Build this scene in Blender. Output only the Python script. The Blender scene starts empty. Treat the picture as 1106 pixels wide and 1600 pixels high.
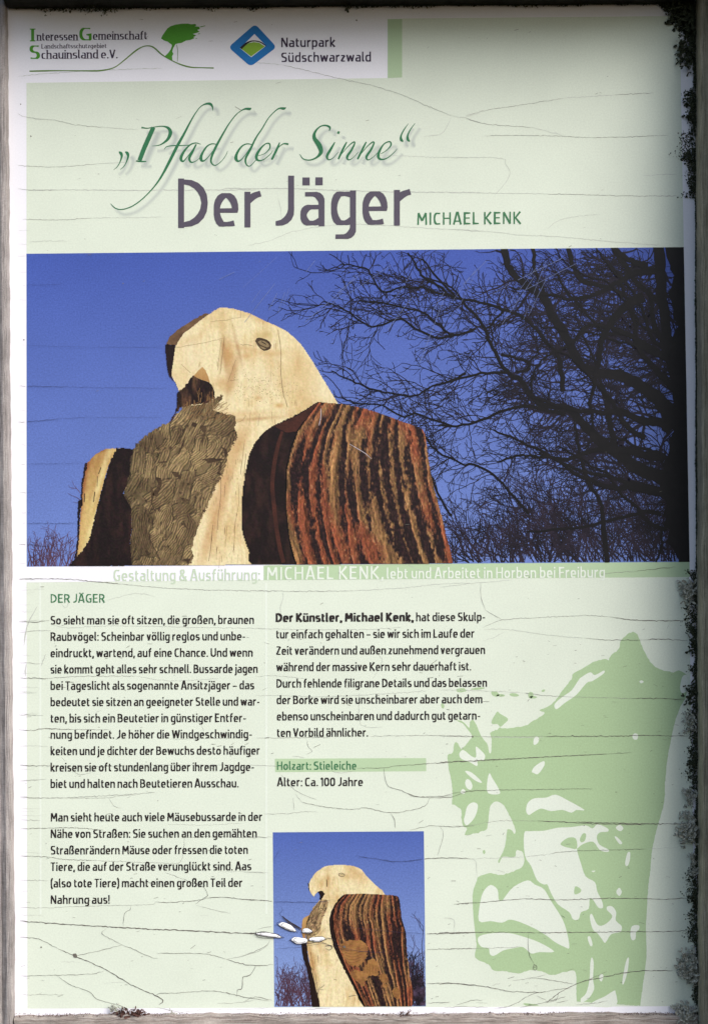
import bpy, math, random
import numpy as np
from mathutils import Vector, Matrix, geometry
rnd = random.Random(7)
scene = bpy.context.scene
COL = scene.collection
S = 0.0004                      # metres per unit; one unit is about 0.4 mm on the board
# ------------------------------------------------------------------ camera
F = 2400.0                      # focal length in board units
fwd = Vector((-0.014, 1.0, 0.043)).normalized()
ROLL = math.radians(-0.47)
right = fwd.cross(Vector((0, 0, 1))).normalized()
up = right.cross(fwd).normalized()
r2 = right * math.cos(ROLL) + up * math.sin(ROLL)
u2 = up * math.cos(ROLL) - right * math.sin(ROLL)
DIST = F * S
cam_pos = -fwd * DIST
cd = bpy.data.cameras.new('camera'); cam = bpy.data.objects.new('camera', cd); COL.objects.link(cam)
M3 = Matrix((r2, u2, -fwd)).transposed()
cam.matrix_world = Matrix.Translation(cam_pos) @ M3.to_4x4()
cd.sensor_fit = 'VERTICAL'; cd.sensor_height = 24.0
cd.lens = 24.0 * F / 1600.0
cd.clip_start = 0.01; cd.clip_end = 100
scene.camera = cam
# ------------------------------------------------------------------ sky, sun, exposure
SUN_TO = Vector((0.62, -0.50, 0.60)).normalized()
w = bpy.data.worlds.new('World'); scene.world = w; w.use_nodes = True
nt = w.node_tree; nt.nodes.clear()
sky = nt.nodes.new('ShaderNodeTexSky'); sky.sky_type = 'NISHITA'; sky.sun_disc = False
sky.sun_elevation = math.asin(SUN_TO.z)
sky.sun_rotation = math.atan2(SUN_TO.x, SUN_TO.y)
sky.air_density = 1.0; sky.dust_density = 2.5; sky.ozone_density = 0.6
bg = nt.nodes.new('ShaderNodeBackground'); bg.inputs[1].default_value = 0.07
wo = nt.nodes.new('ShaderNodeOutputWorld')
nt.links.new(sky.outputs[0], bg.inputs[0]); nt.links.new(bg.outputs[0], wo.inputs[0])
sd = bpy.data.lights.new('sun', 'SUN'); sd.energy = 1.5; sd.angle = math.radians(50); sd.color = (1.0, 0.99, 0.975)
sun = bpy.data.objects.new('sun', sd); COL.objects.link(sun)
sun.rotation_euler = SUN_TO.to_track_quat('Z', 'Y').to_euler()
scene.view_settings.view_transform = 'Standard'; scene.view_settings.look = 'None'
scene.view_settings.exposure = 1.41; scene.view_settings.gamma = 1.0
scene.view_settings.use_curve_mapping = False
GAIN = (1.30, 1.262, 1.26)                     # displayed value / albedo on the open middle of the board

# ------------------------------------------------------------------ helpers
def P(x, y, h=0.0):
    """point of the board plane (raised by h units) for board coordinates x, y"""
    d = r2 * ((x - 553.0) / F) + u2 * (-(y - 800.0) / F) + fwd
    t = (-h * S - cam_pos.y) / d.y
    return cam_pos + d * t
# straight-up version: foot on the board, then lifted square to it
def Q(x, y, h=0.0):
    p = P(x, y, 0.0)
    return Vector((p.x, p.y - h * S, p.z))

class Buf:
    def __init__(s): s.v = []; s.f = []; s.uv = []
    def vert(s, x, y, h, uv=None):
        s.v.append(Q(x, y, h)); s.uv.append(uv if uv else (x / 100.0, -y / 100.0)); return len(s.v) - 1
    def build(s, name, mat, parent=None, label=None, kind=None, smooth=False):
        me = bpy.data.meshes.new(name)
        me.from_pydata([tuple(v) for v in s.v], [], s.f)
        uvl = me.uv_layers.new(name='print')
        li = np.zeros(len(me.loops), dtype=np.int32); me.loops.foreach_get('vertex_index', li)
        arr = np.array(s.uv, dtype=np.float32)[li]
        uvl.data.foreach_set('uv', arr.ravel())
        if smooth: me.polygons.foreach_set('use_smooth', [True] * len(me.polygons))
        me.materials.append(mat); me.update()
        o = bpy.data.objects.new(name, me); COL.objects.link(o)
        if parent: o.parent = parent
        if label: o['label'] = label
        if kind: o['kind'] = kind
        return o
    def ribbon(s, pts, wd, h=0.0, closed=False, uvf=None):
        n = len(pts)
        if n < 2: return
        if not hasattr(wd, '__len__'): wd = [wd] * n
        ids = []
        for i in range(n):
            x, y = pts[i][0], pts[i][1]
            if closed: a = pts[(i - 1) % n]; b = pts[(i + 1) % n]
            else: a = pts[max(i - 1, 0)]; b = pts[min(i + 1, n - 1)]
            d1 = (x - a[0], y - a[1]); d2 = (b[0] - x, b[1] - y)
            l1 = math.hypot(*d1) or 0; l2 = math.hypot(*d2) or 0
            if l1 < 1e-9: d1, l1 = d2, l2
            if l2 < 1e-9: d2, l2 = d1, l1
            if l1 < 1e-9: d1 = d2 = (1, 0); l1 = l2 = 1
            n1 = (-d1[1] / l1, d1[0] / l1); n2 = (-d2[1] / l2, d2[0] / l2)
            nx, ny = n1[0] + n2[0], n1[1] + n2[1]; nl = math.hypot(nx, ny)
            if nl < 1e-6: nx, ny = n1; nl = 1
            nx /= nl; ny /= nl
            c = max(0.45, nx * n1[0] + ny * n1[1])
            k = wd[i] * 0.5 / c
            hi = h[i] if hasattr(h, '__len__') else h
            ids.append((s.vert(x + nx * k, y + ny * k, hi), s.vert(x - nx * k, y - ny * k, hi)))
        m = n if closed else n - 1
        for i in range(m):
            a, b = ids[i]; c_, d = ids[(i + 1) % n]
            s.f.append((a, b, d, c_))
    def poly(s, pts, h=0.0):
        tri = geometry.tessellate_polygon([[Vector((p[0], p[1], 0)) for p in pts]])
        ids = [s.vert(p[0], p[1], h) for p in pts]
        for t in tri:
            a, b, c = (pts[k] for k in t)
            ar = (b[0] - a[0]) * (c[1] - a[1]) - (c[0] - a[0]) * (b[1] - a[1])
            if abs(ar) < 1e-7: continue
            t = tuple(t) if ar > 0 else tuple(reversed(t))
            s.f.append(tuple(ids[k] for k in reversed(t)))
    def ell(s, cx, cy, rx, ry, rot=0, h=0.0, n=14, jit=0.0):
        c, sn = math.cos(rot), math.sin(rot); pts = []
        for i in range(n):
            a = 2 * math.pi * i / n; j = 1 + rnd.uniform(-jit, jit)
            x, y = rx * math.cos(a) * j, ry * math.sin(a) * j
            pts.append((cx + x * c - y * sn, cy + x * sn + y * c))
        s.poly(pts, h)

def Z(ox, oy, k):
    return lambda pts: [((ox + p[0] / k), (oy + p[1] / k)) + (((p[2] / k),) if len(p) > 2 else ()) for p in pts]

def smooth(pts, closed=False, sub=4):
    n = len(pts); out = []
    rng = range(n if closed else n - 1)
    dim = len(pts[0])
    for i in rng:
        if closed: p0, p1, p2, p3 = pts[(i - 1) % n], pts[i], pts[(i + 1) % n], pts[(i + 2) % n]
        else: p0, p1, p2, p3 = pts[max(i - 1, 0)], pts[i], pts[i + 1], pts[min(i + 2, n - 1)]
        for j in range(sub):
            t = j / sub
            out.append(tuple(0.5 * ((2 * p1[k]) + (-p0[k] + p2[k]) * t + (2 * p0[k] - 5 * p1[k] + 4 * p2[k] - p3[k]) * t * t
                       + (-p0[k] + 3 * p1[k] - 3 * p2[k] + p3[k]) * t ** 3) for k in range(dim)))
    if not closed: out.append(tuple(pts[-1]))
    return out

def stroke(buf, pts, h=0.0, wmul=1.0, wmin=0.0, sub=4, dx=0, dy=0):
    sp = smooth(pts, sub=sub)
    buf.ribbon([(p[0] + dx, p[1] + dy) for p in sp], [max(p[2] * wmul, wmin) for p in sp], h)

def wobble(pts, step=6.0, amp=0.5):
    """resample a polyline and shake it a little, as a crack runs"""
    out = [pts[0]]
    for a, b in zip(pts[:-1], pts[1:]):
        L = math.hypot(b[0] - a[0], b[1] - a[1]); n = max(1, int(L / step))
        for j in range(1, n + 1):
            t = j / n; k = 0 if j == n and b is pts[-1] else amp
            out.append((a[0] + (b[0] - a[0]) * t + rnd.gauss(0, k * .5), a[1] + (b[1] - a[1]) * t + rnd.gauss(0, k)))
    return out

def lin(c):
    c /= 255.0
    return c / 12.92 if c <= 0.04045 else ((c + 0.055) / 1.055) ** 2.4
def ink(r, g, b):
    return (min(lin(r) / GAIN[0], .9), min(lin(g) / GAIN[1], .9), min(lin(b) / GAIN[2], .9), 1)

def N(t, kind, **kw):
    n = t.nodes.new(kind)
    for k, v in kw.items():
        if k.startswith('i_'): n.inputs[k[2:].replace('_', ' ')].default_value = v
        else: setattr(n, k, v)
    return n
def newmat(name, rough=0.5, spec=0.3):
    m = bpy.data.materials.new(name); m.use_nodes = True
    t = m.node_tree; b = t.nodes['Principled BSDF']
    b.inputs['Roughness'].default_value = rough; b.inputs['Specular IOR Level'].default_value = spec
    return m, t, b
def print_mat(name, col, grain=0.10, rough=0.5, spec=0.22, col2=None, scale2=1.0, stretch=(1, 1, 1), contrast=(0.35, 0.65), detail=6, patch=0.03):
    """printed ink: a flat colour with print grain, optionally mottled into a second colour"""
    m, t, b = newmat(name, rough, spec)
    uv = N(t, 'ShaderNodeUVMap', uv_map='print')
    base = None
    if col2 is not None:
        mp = N(t, 'ShaderNodeMapping'); mp.inputs['Scale'].default_value = stretch
        t.links.new(uv.outputs[0], mp.inputs[0])
        nz = N(t, 'ShaderNodeTexNoise', i_Scale=scale2, i_Detail=detail, i_Roughness=0.65)
        t.links.new(mp.outputs[0], nz.inputs['Vector'])
        rp = N(t, 'ShaderNodeValToRGB')
        rp.color_ramp.elements[0].position = contrast[0]; rp.color_ramp.elements[1].position = contrast[1]
        rp.color_ramp.elements[0].color = col; rp.color_ramp.elements[1].color = col2
        t.links.new(nz.outputs['Fac'], rp.inputs[0]); base = rp.outputs[0]
    g = N(t, 'ShaderNodeTexNoise', i_Scale=38.0, i_Detail=2.0, i_Roughness=0.8)
    t.links.new(uv.outputs[0], g.inputs['Vector'])
    mr = N(t, 'ShaderNodeMapRange'); mr.inputs['From Min'].default_value = 0.25; mr.inputs['From Max'].default_value = 0.75
    mr.inputs['To Min'].default_value = 1 - grain; mr.inputs['To Max'].default_value = 1 + grain
    t.links.new(g.outputs['Fac'], mr.inputs['Value'])
    g2 = N(t, 'ShaderNodeTexNoise', i_Scale=0.9, i_Detail=5.0, i_Roughness=0.6)
    t.links.new(uv.outputs[0], g2.inputs['Vector'])
    mr2 = N(t, 'ShaderNodeMapRange'); mr2.inputs['From Min'].default_value = 0.3; mr2.inputs['From Max'].default_value = 0.7
    mr2.inputs['To Min'].default_value = 1 - patch; mr2.inputs['To Max'].default_value = 1 + patch
    t.links.new(g2.outputs['Fac'], mr2.inputs['Value'])
    mu = N(t, 'ShaderNodeMath', operation='MULTIPLY')
    t.links.new(mr.outputs[0], mu.inputs[0]); t.links.new(mr2.outputs[0], mu.inputs[1])
    vm = N(t, 'ShaderNodeVectorMath', operation='SCALE')
    if base is not None: t.links.new(base, vm.inputs[0])
    else: vm.inputs[0].default_value = col[:3]
    t.links.new(mu.outputs[0], vm.inputs['Scale'])
    t.links.new(vm.outputs[0], b.inputs['Base Color'])
    return m

# ------------------------------------------------------------------ lettering: own skeleton alphabet
# cap height 1, x-height .72; every stroke is a polyline, a third number rounds that corner
def G(w, *strokes): return (w, strokes)
GL = {
 'a': G(.50, [(.10,.65),(.43,.65,.17),(.43,0)], [(.43,.39),(.07,.39,.15),(.07,.07,.15),(.32,.07,.06),(.43,.13)]),
 'b': G(.52, [(.07,0),(.07,1.04)], [(.07,.12),(.18,.07,.05),(.45,.07,.22),(.45,.65,.22),(.2,.65,.06),(.07,.58)]),
 'c': G(.42, [(.39,.09),(.33,.07,.05),(.07,.07,.24),(.07,.65,.24),(.33,.65,.05),(.39,.63)]),
 'd': G(.52, [(.45,0),(.45,1.04)], [(.45,.12),(.34,.07,.05),(.07,.07,.22),(.07,.65,.22),(.34,.65,.06),(.45,.62)]),
 'e': G(.52, [(.43,.09),(.34,.07,.06),(.07,.07,.24),(.07,.65,.24),(.45,.65,.22),(.45,.345),(.07,.345)]),
 'f': G(.34, [(.13,0),(.13,.98,.22),(.34,.98)], [(.0,.65),(.32,.65)]),
 'g': G(.52, [(.45,.72),(.45,-.21,.18),(.1,-.21)], [(.45,.14),(.34,.07,.06),(.07,.07,.22),(.07,.65,.22),(.34,.65,.06),(.45,.62)]),
 'h': G(.52, [(.07,0),(.07,1.04)], [(.07,.57),(.2,.65,.06),(.45,.65,.2),(.45,0)]),
 'i': G(.14, [(.07,0),(.07,.72)], [(.07,.86),(.07,1.01)]),
 'j': G(.16, [(.10,.72),(.10,-.2,.15),(-.06,-.2)], [(.10,.86),(.10,1.01)]),
 'k': G(.48, [(.07,0),(.07,1.04)], [(.43,.72),(.15,.36),(.45,0)]),
 'l': G(.20, [(.07,1.04),(.07,.07,.13),(.2,.07)]),
 'm': G(.82, [(.07,0),(.07,.72)], [(.07,.57),(.2,.65,.06),(.41,.65,.18),(.41,0)], [(.41,.57),(.54,.65,.06),(.75,.65,.18),(.75,0)]),
 'n': G(.52, [(.07,0),(.07,.72)], [(.07,.57),(.2,.65,.06),(.45,.65,.2),(.45,0)]),
 'o': G(.54, [(.07,.3),(.07,.07,.22),(.47,.07,.22),(.47,.65,.22),(.07,.65,.22),(.07,.28)]),
 'p': G(.52, [(.07,-.27),(.07,.72)], [(.07,.12),(.18,.07,.05),(.45,.07,.22),(.45,.65,.22),(.2,.65,.06),(.07,.58)]),
 'q': G(.52, [(.45,-.27),(.45,.72)], [(.45,.12),(.34,.07,.05),(.07,.07,.22),(.07,.65,.22),(.34,.65,.06),(.45,.62)]),
 'r': G(.34, [(.07,0),(.07,.72)], [(.07,.53),(.2,.64,.07),(.34,.68)]),
 's': G(.44, [(.05,.09),(.12,.07,.04),(.38,.07,.13),(.38,.345,.13),(.07,.38,.13),(.07,.65,.13),(.32,.65,.04),(.38,.63)]),
 't': G(.33, [(.11,.9),(.11,.07,.17),(.32,.07)], [(0,.65),(.31,.65)]),
 'u': G(.52, [(.07,.72),(.07,.07,.2),(.32,.07,.06),(.45,.15)], [(.45,0),(.45,.72)]),
 'v': G(.46, [(.06,.72),(.23,.03),(.40,.72)]),
 'w': G(.72, [(.05,.72),(.19,.03),(.36,.66),(.53,.03),(.67,.72)]),
 'x': G(.46, [(.05,.72),(.41,0)], [(.41,.72),(.05,0)]),
 'y': G(.46, [(.06,.72),(.24,.06)], [(.41,.72),(.20,-.21,.06),(.05,-.21)]),
 'z': G(.42, [(.04,.65),(.36,.65),(.05,.07),(.39,.07)]),
 'ß': G(.54, [(.07,0),(.07,.98,.22),(.42,.98,.18),(.42,.62,.12),(.27,.54),(.47,.42,.12),(.47,.07,.18),(.22,.07)]),
 'A': G(.62, [(.04,0),(.27,.97),(.35,.97),(.58,0)], [(.12,.28),(.50,.28)]),
 'B': G(.58, [(.07,0),(.07,1)], [(.07,.93),(.46,.93,.2),(.46,.52,.18),(.07,.52)], [(.3,.52),(.51,.52,.2),(.51,.07,.2),(.07,.07)]),
 'C': G(.52, [(.49,.09),(.42,.07,.05),(.07,.07,.28),(.07,.93,.28),(.42,.93,.05),(.49,.91)]),
 'D': G(.62, [(.07,0),(.07,1)], [(.07,.07),(.55,.07,.3),(.55,.93,.3),(.07,.93)]),
 'E': G(.50, [(.49,.93),(.07,.93),(.07,.07),(.49,.07)], [(.07,.52),(.44,.52)]),
 'F': G(.48, [(.48,.93),(.07,.93),(.07,0)], [(.07,.50),(.43,.50)]),
 'G': G(.60, [(.52,.91),(.44,.93,.05),(.07,.93,.28),(.07,.07,.28),(.52,.07,.08),(.52,.46),(.33,.46)]),
 'H': G(.62, [(.07,0),(.07,1)], [(.55,0),(.55,1)], [(.07,.52),(.55,.52)]),
 'I': G(.14, [(.07,0),(.07,1)]),
 'J': G(.40, [(.02,.07),(.33,.07,.2),(.33,1.03)]),
 'K': G(.58, [(.07,0),(.07,1)], [(.52,1),(.17,.52),(.55,0)]),
 'L': G(.46, [(.07,1),(.07,.07),(.45,.07)]),
 'M': G(.76, [(.07,0),(.10,.97),(.38,.33),(.66,.97),(.69,0)]),
 'N': G(.62, [(.07,0),(.07,.98),(.55,.02),(.55,1)]),
 'R': G(.58, [(.07,0),(.07,1)], [(.07,.93),(.49,.93,.22),(.49,.45,.2),(.07,.45)], [(.3,.45),(.53,0)]),
 'S': G(.54, [(.05,.09),(.14,.07,.05),(.47,.07,.2),(.47,.48,.2),(.08,.52,.2),(.08,.93,.2),(.42,.93,.05),(.48,.91)]),
 'T': G(.52, [(0,.93),(.52,.93)], [(.26,.93),(.26,0)]),
 'U': G(.62, [(.07,1),(.07,.07,.24),(.55,.07,.24),(.55,1)]),
 'V': G(.58, [(.05,1),(.29,.03),(.53,1)]),
 'W': G(.86, [(.04,1),(.22,.03),(.43,.94),(.64,.03),(.82,1)]),
 'Z': G(.52, [(.04,.93),(.46,.93),(.05,.07),(.49,.07)]),
 '0': G(.54, [(.07,.5),(.07,.07,.22),(.47,.07,.22),(.47,.93,.22),(.07,.93,.22),(.07,.48)]),
 '1': G(.26, [(.0,.8),(.19,.97),(.19,0)]),
 '.': G(.15, [(.0,.08),(.15,.08)]), ',': G(.15, [(.10,.15),(.03,-.16)]),
 ':': G(.15, [(.0,.08),(.15,.08)], [(0,.60),(.15,.60)]),
 '-': G(.32, [(.02,.37),(.30,.37)]), '–': G(.46, [(.0,.37),(.46,.37)]),
 '!': G(.15, [(.07,1),(.07,.28)], [(.0,.08),(.15,.08)]),
 '(': G(.22, [(.22,1.06),(.07,.95,.2),(.07,-.05,.2),(.22,-.16)]),
 ')': G(.22, [(0,1.06),(.15,.95,.2),(.15,-.05,.2),(0,-.16)]),
 '&': G(.66, [(.64,0),(.13,.68,.12),(.13,.93,.12),(.40,.93,.12),(.40,.68,.12),(.07,.42,.18),(.07,.07,.18),(.50,.07,.18),(.58,.42)]),
}
for k, b_, dx in (('ä', 'a', .25), ('ö', 'o', .27), ('ü', 'u', .26)):
    wd_, st_ = GL[b_]
    GL[k] = (wd_, st_ + ([(dx - .13, .83), (dx - .13, .99)], [(dx + .13, .83), (dx + .13, .99)]))
for k, b_, dx in (('Ä', 'A', .31), ('Ü', 'U', .31)):
    wd_, st_ = GL[b_]
    GL[k] = (wd_, st_ + ([(dx - .16, 1.03), (dx - .16, 1.15)], [(dx + .16, 1.03), (dx + .16, 1.15)]))

def roundpath(pts):
    out = []; n = len(pts)
    for i, p in enumerate(pts):
        r = p[2] if len(p) > 2 else 0
        if r >= .2: r *= 1.4
        if r <= 0 or i == 0 or i == n - 1: out.append((p[0], p[1])); continue
        a, b = pts[i - 1], pts[i + 1]
        la = math.hypot(a[0] - p[0], a[1] - p[1]); lb = math.hypot(b[0] - p[0], b[1] - p[1])
        ra = min(r, la * (.5 if (i > 1 and len(a) > 2) else .95)); rb = min(r, lb * (.5 if len(b) > 2 else .95))
        A = (p[0] + (a[0] - p[0]) / la * ra, p[1] + (a[1] - p[1]) / la * ra)
        B = (p[0] + (b[0] - p[0]) / lb * rb, p[1] + (b[1] - p[1]) / lb * rb)
        for j in range(6):
            t = j / 5; k1 = .57     # cubic, a little squarer than a circle
            c1 = (A[0] + (p[0] - A[0]) * k1, A[1] + (p[1] - A[1]) * k1); c2 = (B[0] + (p[0] - B[0]) * k1, B[1] + (p[1] - B[1]) * k1)
            q = [(1-t)**3*A[k] + 3*(1-t)**2*t*c1[k] + 3*(1-t)*t*t*c2[k] + t**3*B[k] for k in (0, 1)]
            if not out or math.hypot(out[-1][0] - q[0], out[-1][1] - q[1]) > 1e-4: out.append(tuple(q))
    return out

def typeset(buf, text, x0, x1, y0, cap, slope=-0.004, wv=.145, wh=.12, h=.3, gap=.115, space=.215, serif=False, lean=0.0):
    """one run of letters from x0 to x1 on the baseline y0 (at x0)"""
    pen = 0; runs = []
    for ch in text:
        if ch == ' ': pen += space; continue
        wd_, st_ = GL[ch]; runs.append((ch, pen, st_)); pen += wd_ + gap
    total = pen - gap
    sx = (x1 - x0) / (total * cap)
    k = 0
    for ch, px_, st_ in runs:
      for s_ in st_:
        full = roundpath(s_); pieces = [[full[0]]]
        for i in range(1, len(full)):
            pieces[-1].append(full[i])
            if i < len(full) - 1:
                a, p, c = full[i - 1], full[i], full[i + 1]
                v1 = (p[0] - a[0], p[1] - a[1]); v2 = (c[0] - p[0], c[1] - p[1])
                if (v1[0] * v2[0] + v1[1] * v2[1]) / ((math.hypot(*v1) * math.hypot(*v2)) or 1) < -.1: pieces.append([p])
        for pi_, pts in enumerate(pieces):
            o = [(x0 + (px_ + p[0]) * cap * sx, y0 - p[1] * cap + slope * ((px_ + p[0]) * cap * sx)) for p in pts]
            # nib: wide in upright strokes, thinner in level ones
            wdl = []
            for i in range(len(o)):
                a = o[max(i - 1, 0)]; b = o[min(i + 1, len(o) - 1)]
                dx, dy = b[0] - a[0], b[1] - a[1]; L = math.hypot(dx, dy) or 1
                wdl.append(cap * (wv * abs(dy / L) + wh * abs(dx / L)))
            if len(s_) == 2 and ch in '.:!' and abs(s_[0][1] - s_[1][1]) < .01: wdl = [cap * .15] * len(o)
            if ch in 'äöüÄÜij' and len(s_) == 2 and s_[0][1] > .82 : wdl = [cap * max(wv, .14) * 1.05] * len(o)
            hh = h + (k % 6) * 0.025; k += 1
            buf.ribbon(o, wdl, [hh + .02 * i / len(o) for i in range(len(o))])
            if serif and ch not in '.,:-' and len(pieces) == 1:
                for e, f in ((0, 1), (-1, -2)):
                    if abs(s_[e][0] - s_[f][0]) < .12 and s_[e][1] in (0, .72, 1, 1.04, .98, -.27, .97, 1.03) and ch not in 'tu':
                        wS = cap * .17
                        yy = o[e][1] + (cap * .02 if s_[e][1] > .3 else -cap * .02)
                        buf.ribbon([(o[e][0] - wS, yy), (o[e][0] + (wS if s_[e][1] in (0, 1, -.27) else 0), yy)], cap * .045, hh + .006)

# ------------------------------------------------------------------ things
def thing(name, label, cat, foot, group=None):
    o = bpy.data.objects.new(name, None); COL.objects.link(o); o.location = foot
    o.empty_display_size = 0.02
    o['label'] = label; o['category'] = cat
    if group: o['group'] = group
    return o
ROOTLOC = {}
def under(o, root):
    o.parent = root; o.matrix_parent_inverse = Matrix.Translation(-root.location); return o
panel = thing('information_panel', 'cracked printed information panel about a carved bird of prey, set inside the weathered wooden frame', 'information panel', Q(553, 1583))
def part(buf, name, mat, parent=None, label=None, kind=None, smooth=False):
    o = buf.build(name, mat, None, label, kind, smooth)
    if parent is None: return under(o, panel)
    o.parent = parent
    return o

# inks -------------------------------------------------------------
WHITE = (0.80, 0.795, 0.85, 1)
m_white = print_mat('white_film', WHITE, grain=.035, patch=.015)
m_field = print_mat('pale_green_ink', ink(235, 241, 224), grain=.07, patch=.03)
m_field2 = print_mat('pale_green_ink_lighter', ink(243, 248, 235), grain=.06, patch=.02)
m_bar = print_mat('leaf_green_ink', ink(196, 218, 178), grain=.04, patch=.02)
m_sil = print_mat('silhouette_green_ink', ink(185, 209, 164), grain=.09, patch=.03)
m_silgap = print_mat('silhouette_gap_ink', ink(239, 244, 230), grain=.07, patch=.02)
m_black = print_mat('black_ink', (0.022, 0.017, 0.017, 1), grain=.2, rough=.45)
m_title = print_mat('slate_violet_ink', ink(95, 87, 101), grain=.10)
m_green = print_mat('dark_green_ink', ink(72, 128, 88), grain=.10)
m_script = print_mat('script_green_ink', ink(58, 124, 84), grain=.12)
m_logo_green = print_mat('grass_green_ink', ink(92, 168, 52), grain=.10)
m_line_green = print_mat('olive_line_ink', ink(110, 146, 66), grain=.10)
m_logo_violet = print_mat('logo_text_ink', ink(76, 62, 84), grain=.10)
m_blue = print_mat('logo_blue_ink', ink(40, 128, 204), grain=.08)
m_apple = print_mat('apple_green_ink', ink(150, 192, 62), grain=.08)
m_ghost = print_mat('ghost_green_ink', ink(212, 226, 200), grain=.03)

# backing sheet and colour fields ----------------------------------
bs = Buf()
for (x0, x1) in ((2, 1100),):
    nx, ny = 12, 18
    for j in range(ny + 1):
        for i in range(nx + 1):
            bs.vert(x0 + (x1 - x0) * i / nx, 2 + 1592 * j / ny, 0)
    for j in range(ny):
        for i in range(nx):
            a = j * (nx + 1) + i; bs.f.append((a, a + nx + 1, a + nx + 2, a + 1))
k0 = len(bs.v)
for (x, y, h) in ((2, 2, -.02), (1100, 2, -.02), (1100, 1594, -.02), (2, 1594, -.02), (2, 2, -9), (1100, 2, -9), (1100, 1594, -9), (2, 1594, -9)): bs.vert(x, y, h)
for f_ in ((7, 6, 5, 4), (0, 1, 5, 4), (1, 2, 6, 5), (2, 3, 7, 6), (3, 0, 4, 7)): bs.f.append(tuple(k0 + i for i in f_))
sheet = part(bs, 'backing_sheet', m_white, label='white film face of the sheet under the print')
b = Buf()
b.poly([(42, 129.5), (605.5, 122), (628, 121), (628, 29), (1061, 25), (1067.5, 388), (1086, 1572), (43.5, 1576), (42, 900)], .05)
part(b, 'green_ground', m_field, label='pale green printed ground of the panel')
b = Buf(); b.poly([(605.5, 30), (628, 29.6), (628, 121), (605.5, 122)], .09)
part(b, 'header_bar', m_bar, label='short upright green bar beside the logos')
b = Buf(); b.poly([(42, 884), (414, 883), (414, 906), (42, 910)], .10)
part(b, 'white_caption_band', m_white)
b = Buf(); b.poly([(412, 884), (1076.3, 877), (1077, 901.5), (412, 906.5)], .12)
part(b, 'green_caption_band', m_bar)
for x in (62, 414.5):
    b = Buf(); b.poly([(x, 911), (x + 3, 911), (x + 3.6, 1428), (x + .6, 1428)], .10)
    part(b, 'column_rule', m_field2)
b = Buf(); b.poly([(429.6, 1185.5), (665.5, 1184.5), (665.8, 1205), (430, 1206.5)], .12)
part(b, 'green_highlight_bar', m_bar, label='green bar behind the wood species line')

# logos -------------------------------------------------------------
zl = Z(40, 25, 3.687)
b = Buf()
def zt(buf, text, X0, X1, Y, cap, z=(40, 25, 3.687), **k):
    typeset(buf, text, z[0] + X0 / z[2], z[0] + X1 / z[2], z[1] + Y / z[2], cap / z[2], **k)
for txt, X0, X1, Y, cap in (('nteressen', 68, 302, 143, 48), ('emeinschaft', 390, 702, 138, 48), ('Landschaftsschutzgebiet', 94, 468, 188, 26), ('chauinsland e.V.', 94, 532, 248, 50)):
    b = Buf(); zt(b, txt, X0, X1, Y, cap, serif=True, wv=.165, wh=.075, slope=-.008, gap=.10)
    part(b, 'logo_lettering', m_logo_violet, label='dark violet serif logo lettering reading ' + txt)
for txt, X0, X1, Y, cap in (('I', 28, 58, 145, 72), ('G', 312, 384, 143, 76), ('S', 26, 84, 250, 82)):
    b = Buf()
    if txt == 'I':
        b.ribbon(zl([(43, 74), (43, 145)]), 17 / 3.687, .3); b.ribbon(zl([(27, 76), (59, 76)]), 1.6, .31); b.ribbon(zl([(27, 143.5), (59, 143.5)]), 1.6, .31)
    else: zt(b, txt, X0, X1, Y, cap, wv=.22, wh=.07, slope=-.008)
    part(b, 'logo_initial', m_logo_green, label='large grass green initial ' + txt)
b = Buf()
hl = smooth(zl([(25, 318), (120, 316), (200, 315), (330, 316), (430, 315), (510, 298), (570, 255), (630, 205), (670, 180), (705, 172), (740, 182), (790, 225), (850, 260), (910, 285), (960, 296), (1020, 298), (1085, 300)]))
b.ribbon(hl, [1.9 + .35 * math.sin(i * .5) for i in range(len(hl))], .3)
b.ribbon(zl([(872, 165), (878, 200), (876, 262)]), .8, .32)
part(b, 'logo_hill_line', m_line_green)
b = Buf()
cr = zl([(782, 130), (790, 112), (805, 90), (818, 72), (835, 60), (865, 50), (900, 45), (935, 44), (955, 48), (980, 46), (985, 55), (975, 60), (1000, 62), (1006, 75), (990, 80), (1003, 92), (985, 98), (965, 104), (985, 112), (968, 122), (975, 128), (950, 138), (925, 142), (900, 155), (880, 158), (862, 163), (838, 162), (820, 148), (800, 142)])
b.poly(cr, .3)
b.poly(zl([(840, 160), (866, 160), (852, 185), (846, 205), (853, 218), (845, 232), (847, 256), (825, 246), (803, 232), (822, 215), (838, 192), (845, 172)]), .34)
for q in ((1015, 62, 14, 2.5), (1030, 58, 8, 2), (985, 130, 6, 1.6), (1000, 103, 7, 2)):
    x, y = zl([q[:2]])[0]; b.ell(x, y, q[2] / 3.687, q[3] / 3.687, -.2, .36, 8)
part(b, 'logo_tree', m_logo_green, label='grass green wind-bent tree emblem on the hill line')
zd = Z(350, 25, 3.687)
def rpoly(pts, r):
    n = len(pts); out = []
    for i in range(n):
        p, a, c = pts[i], pts[i - 1], pts[(i + 1) % n]
        la = math.dist(a[:2], p[:2]); lc = math.dist(c[:2], p[:2])
        A = [p[k] + (a[k] - p[k]) / la * r for k in (0, 1)]; C = [p[k] + (c[k] - p[k]) / lc * r for k in (0, 1)]
        for j in range(7):
            t = j / 6; out.append(tuple((1-t)**2*A[k] + 2*(1-t)*t*p[k] + t*t*C[k] for k in (0, 1)))
    return out
b = Buf(); b.poly(rpoly(zd([(180, 46), (304, 180), (154, 292), (26, 180)]), 7.5), .3)
dia = part(b, 'logo_diamond', m_blue, label='blue diamond nature park emblem')
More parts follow.
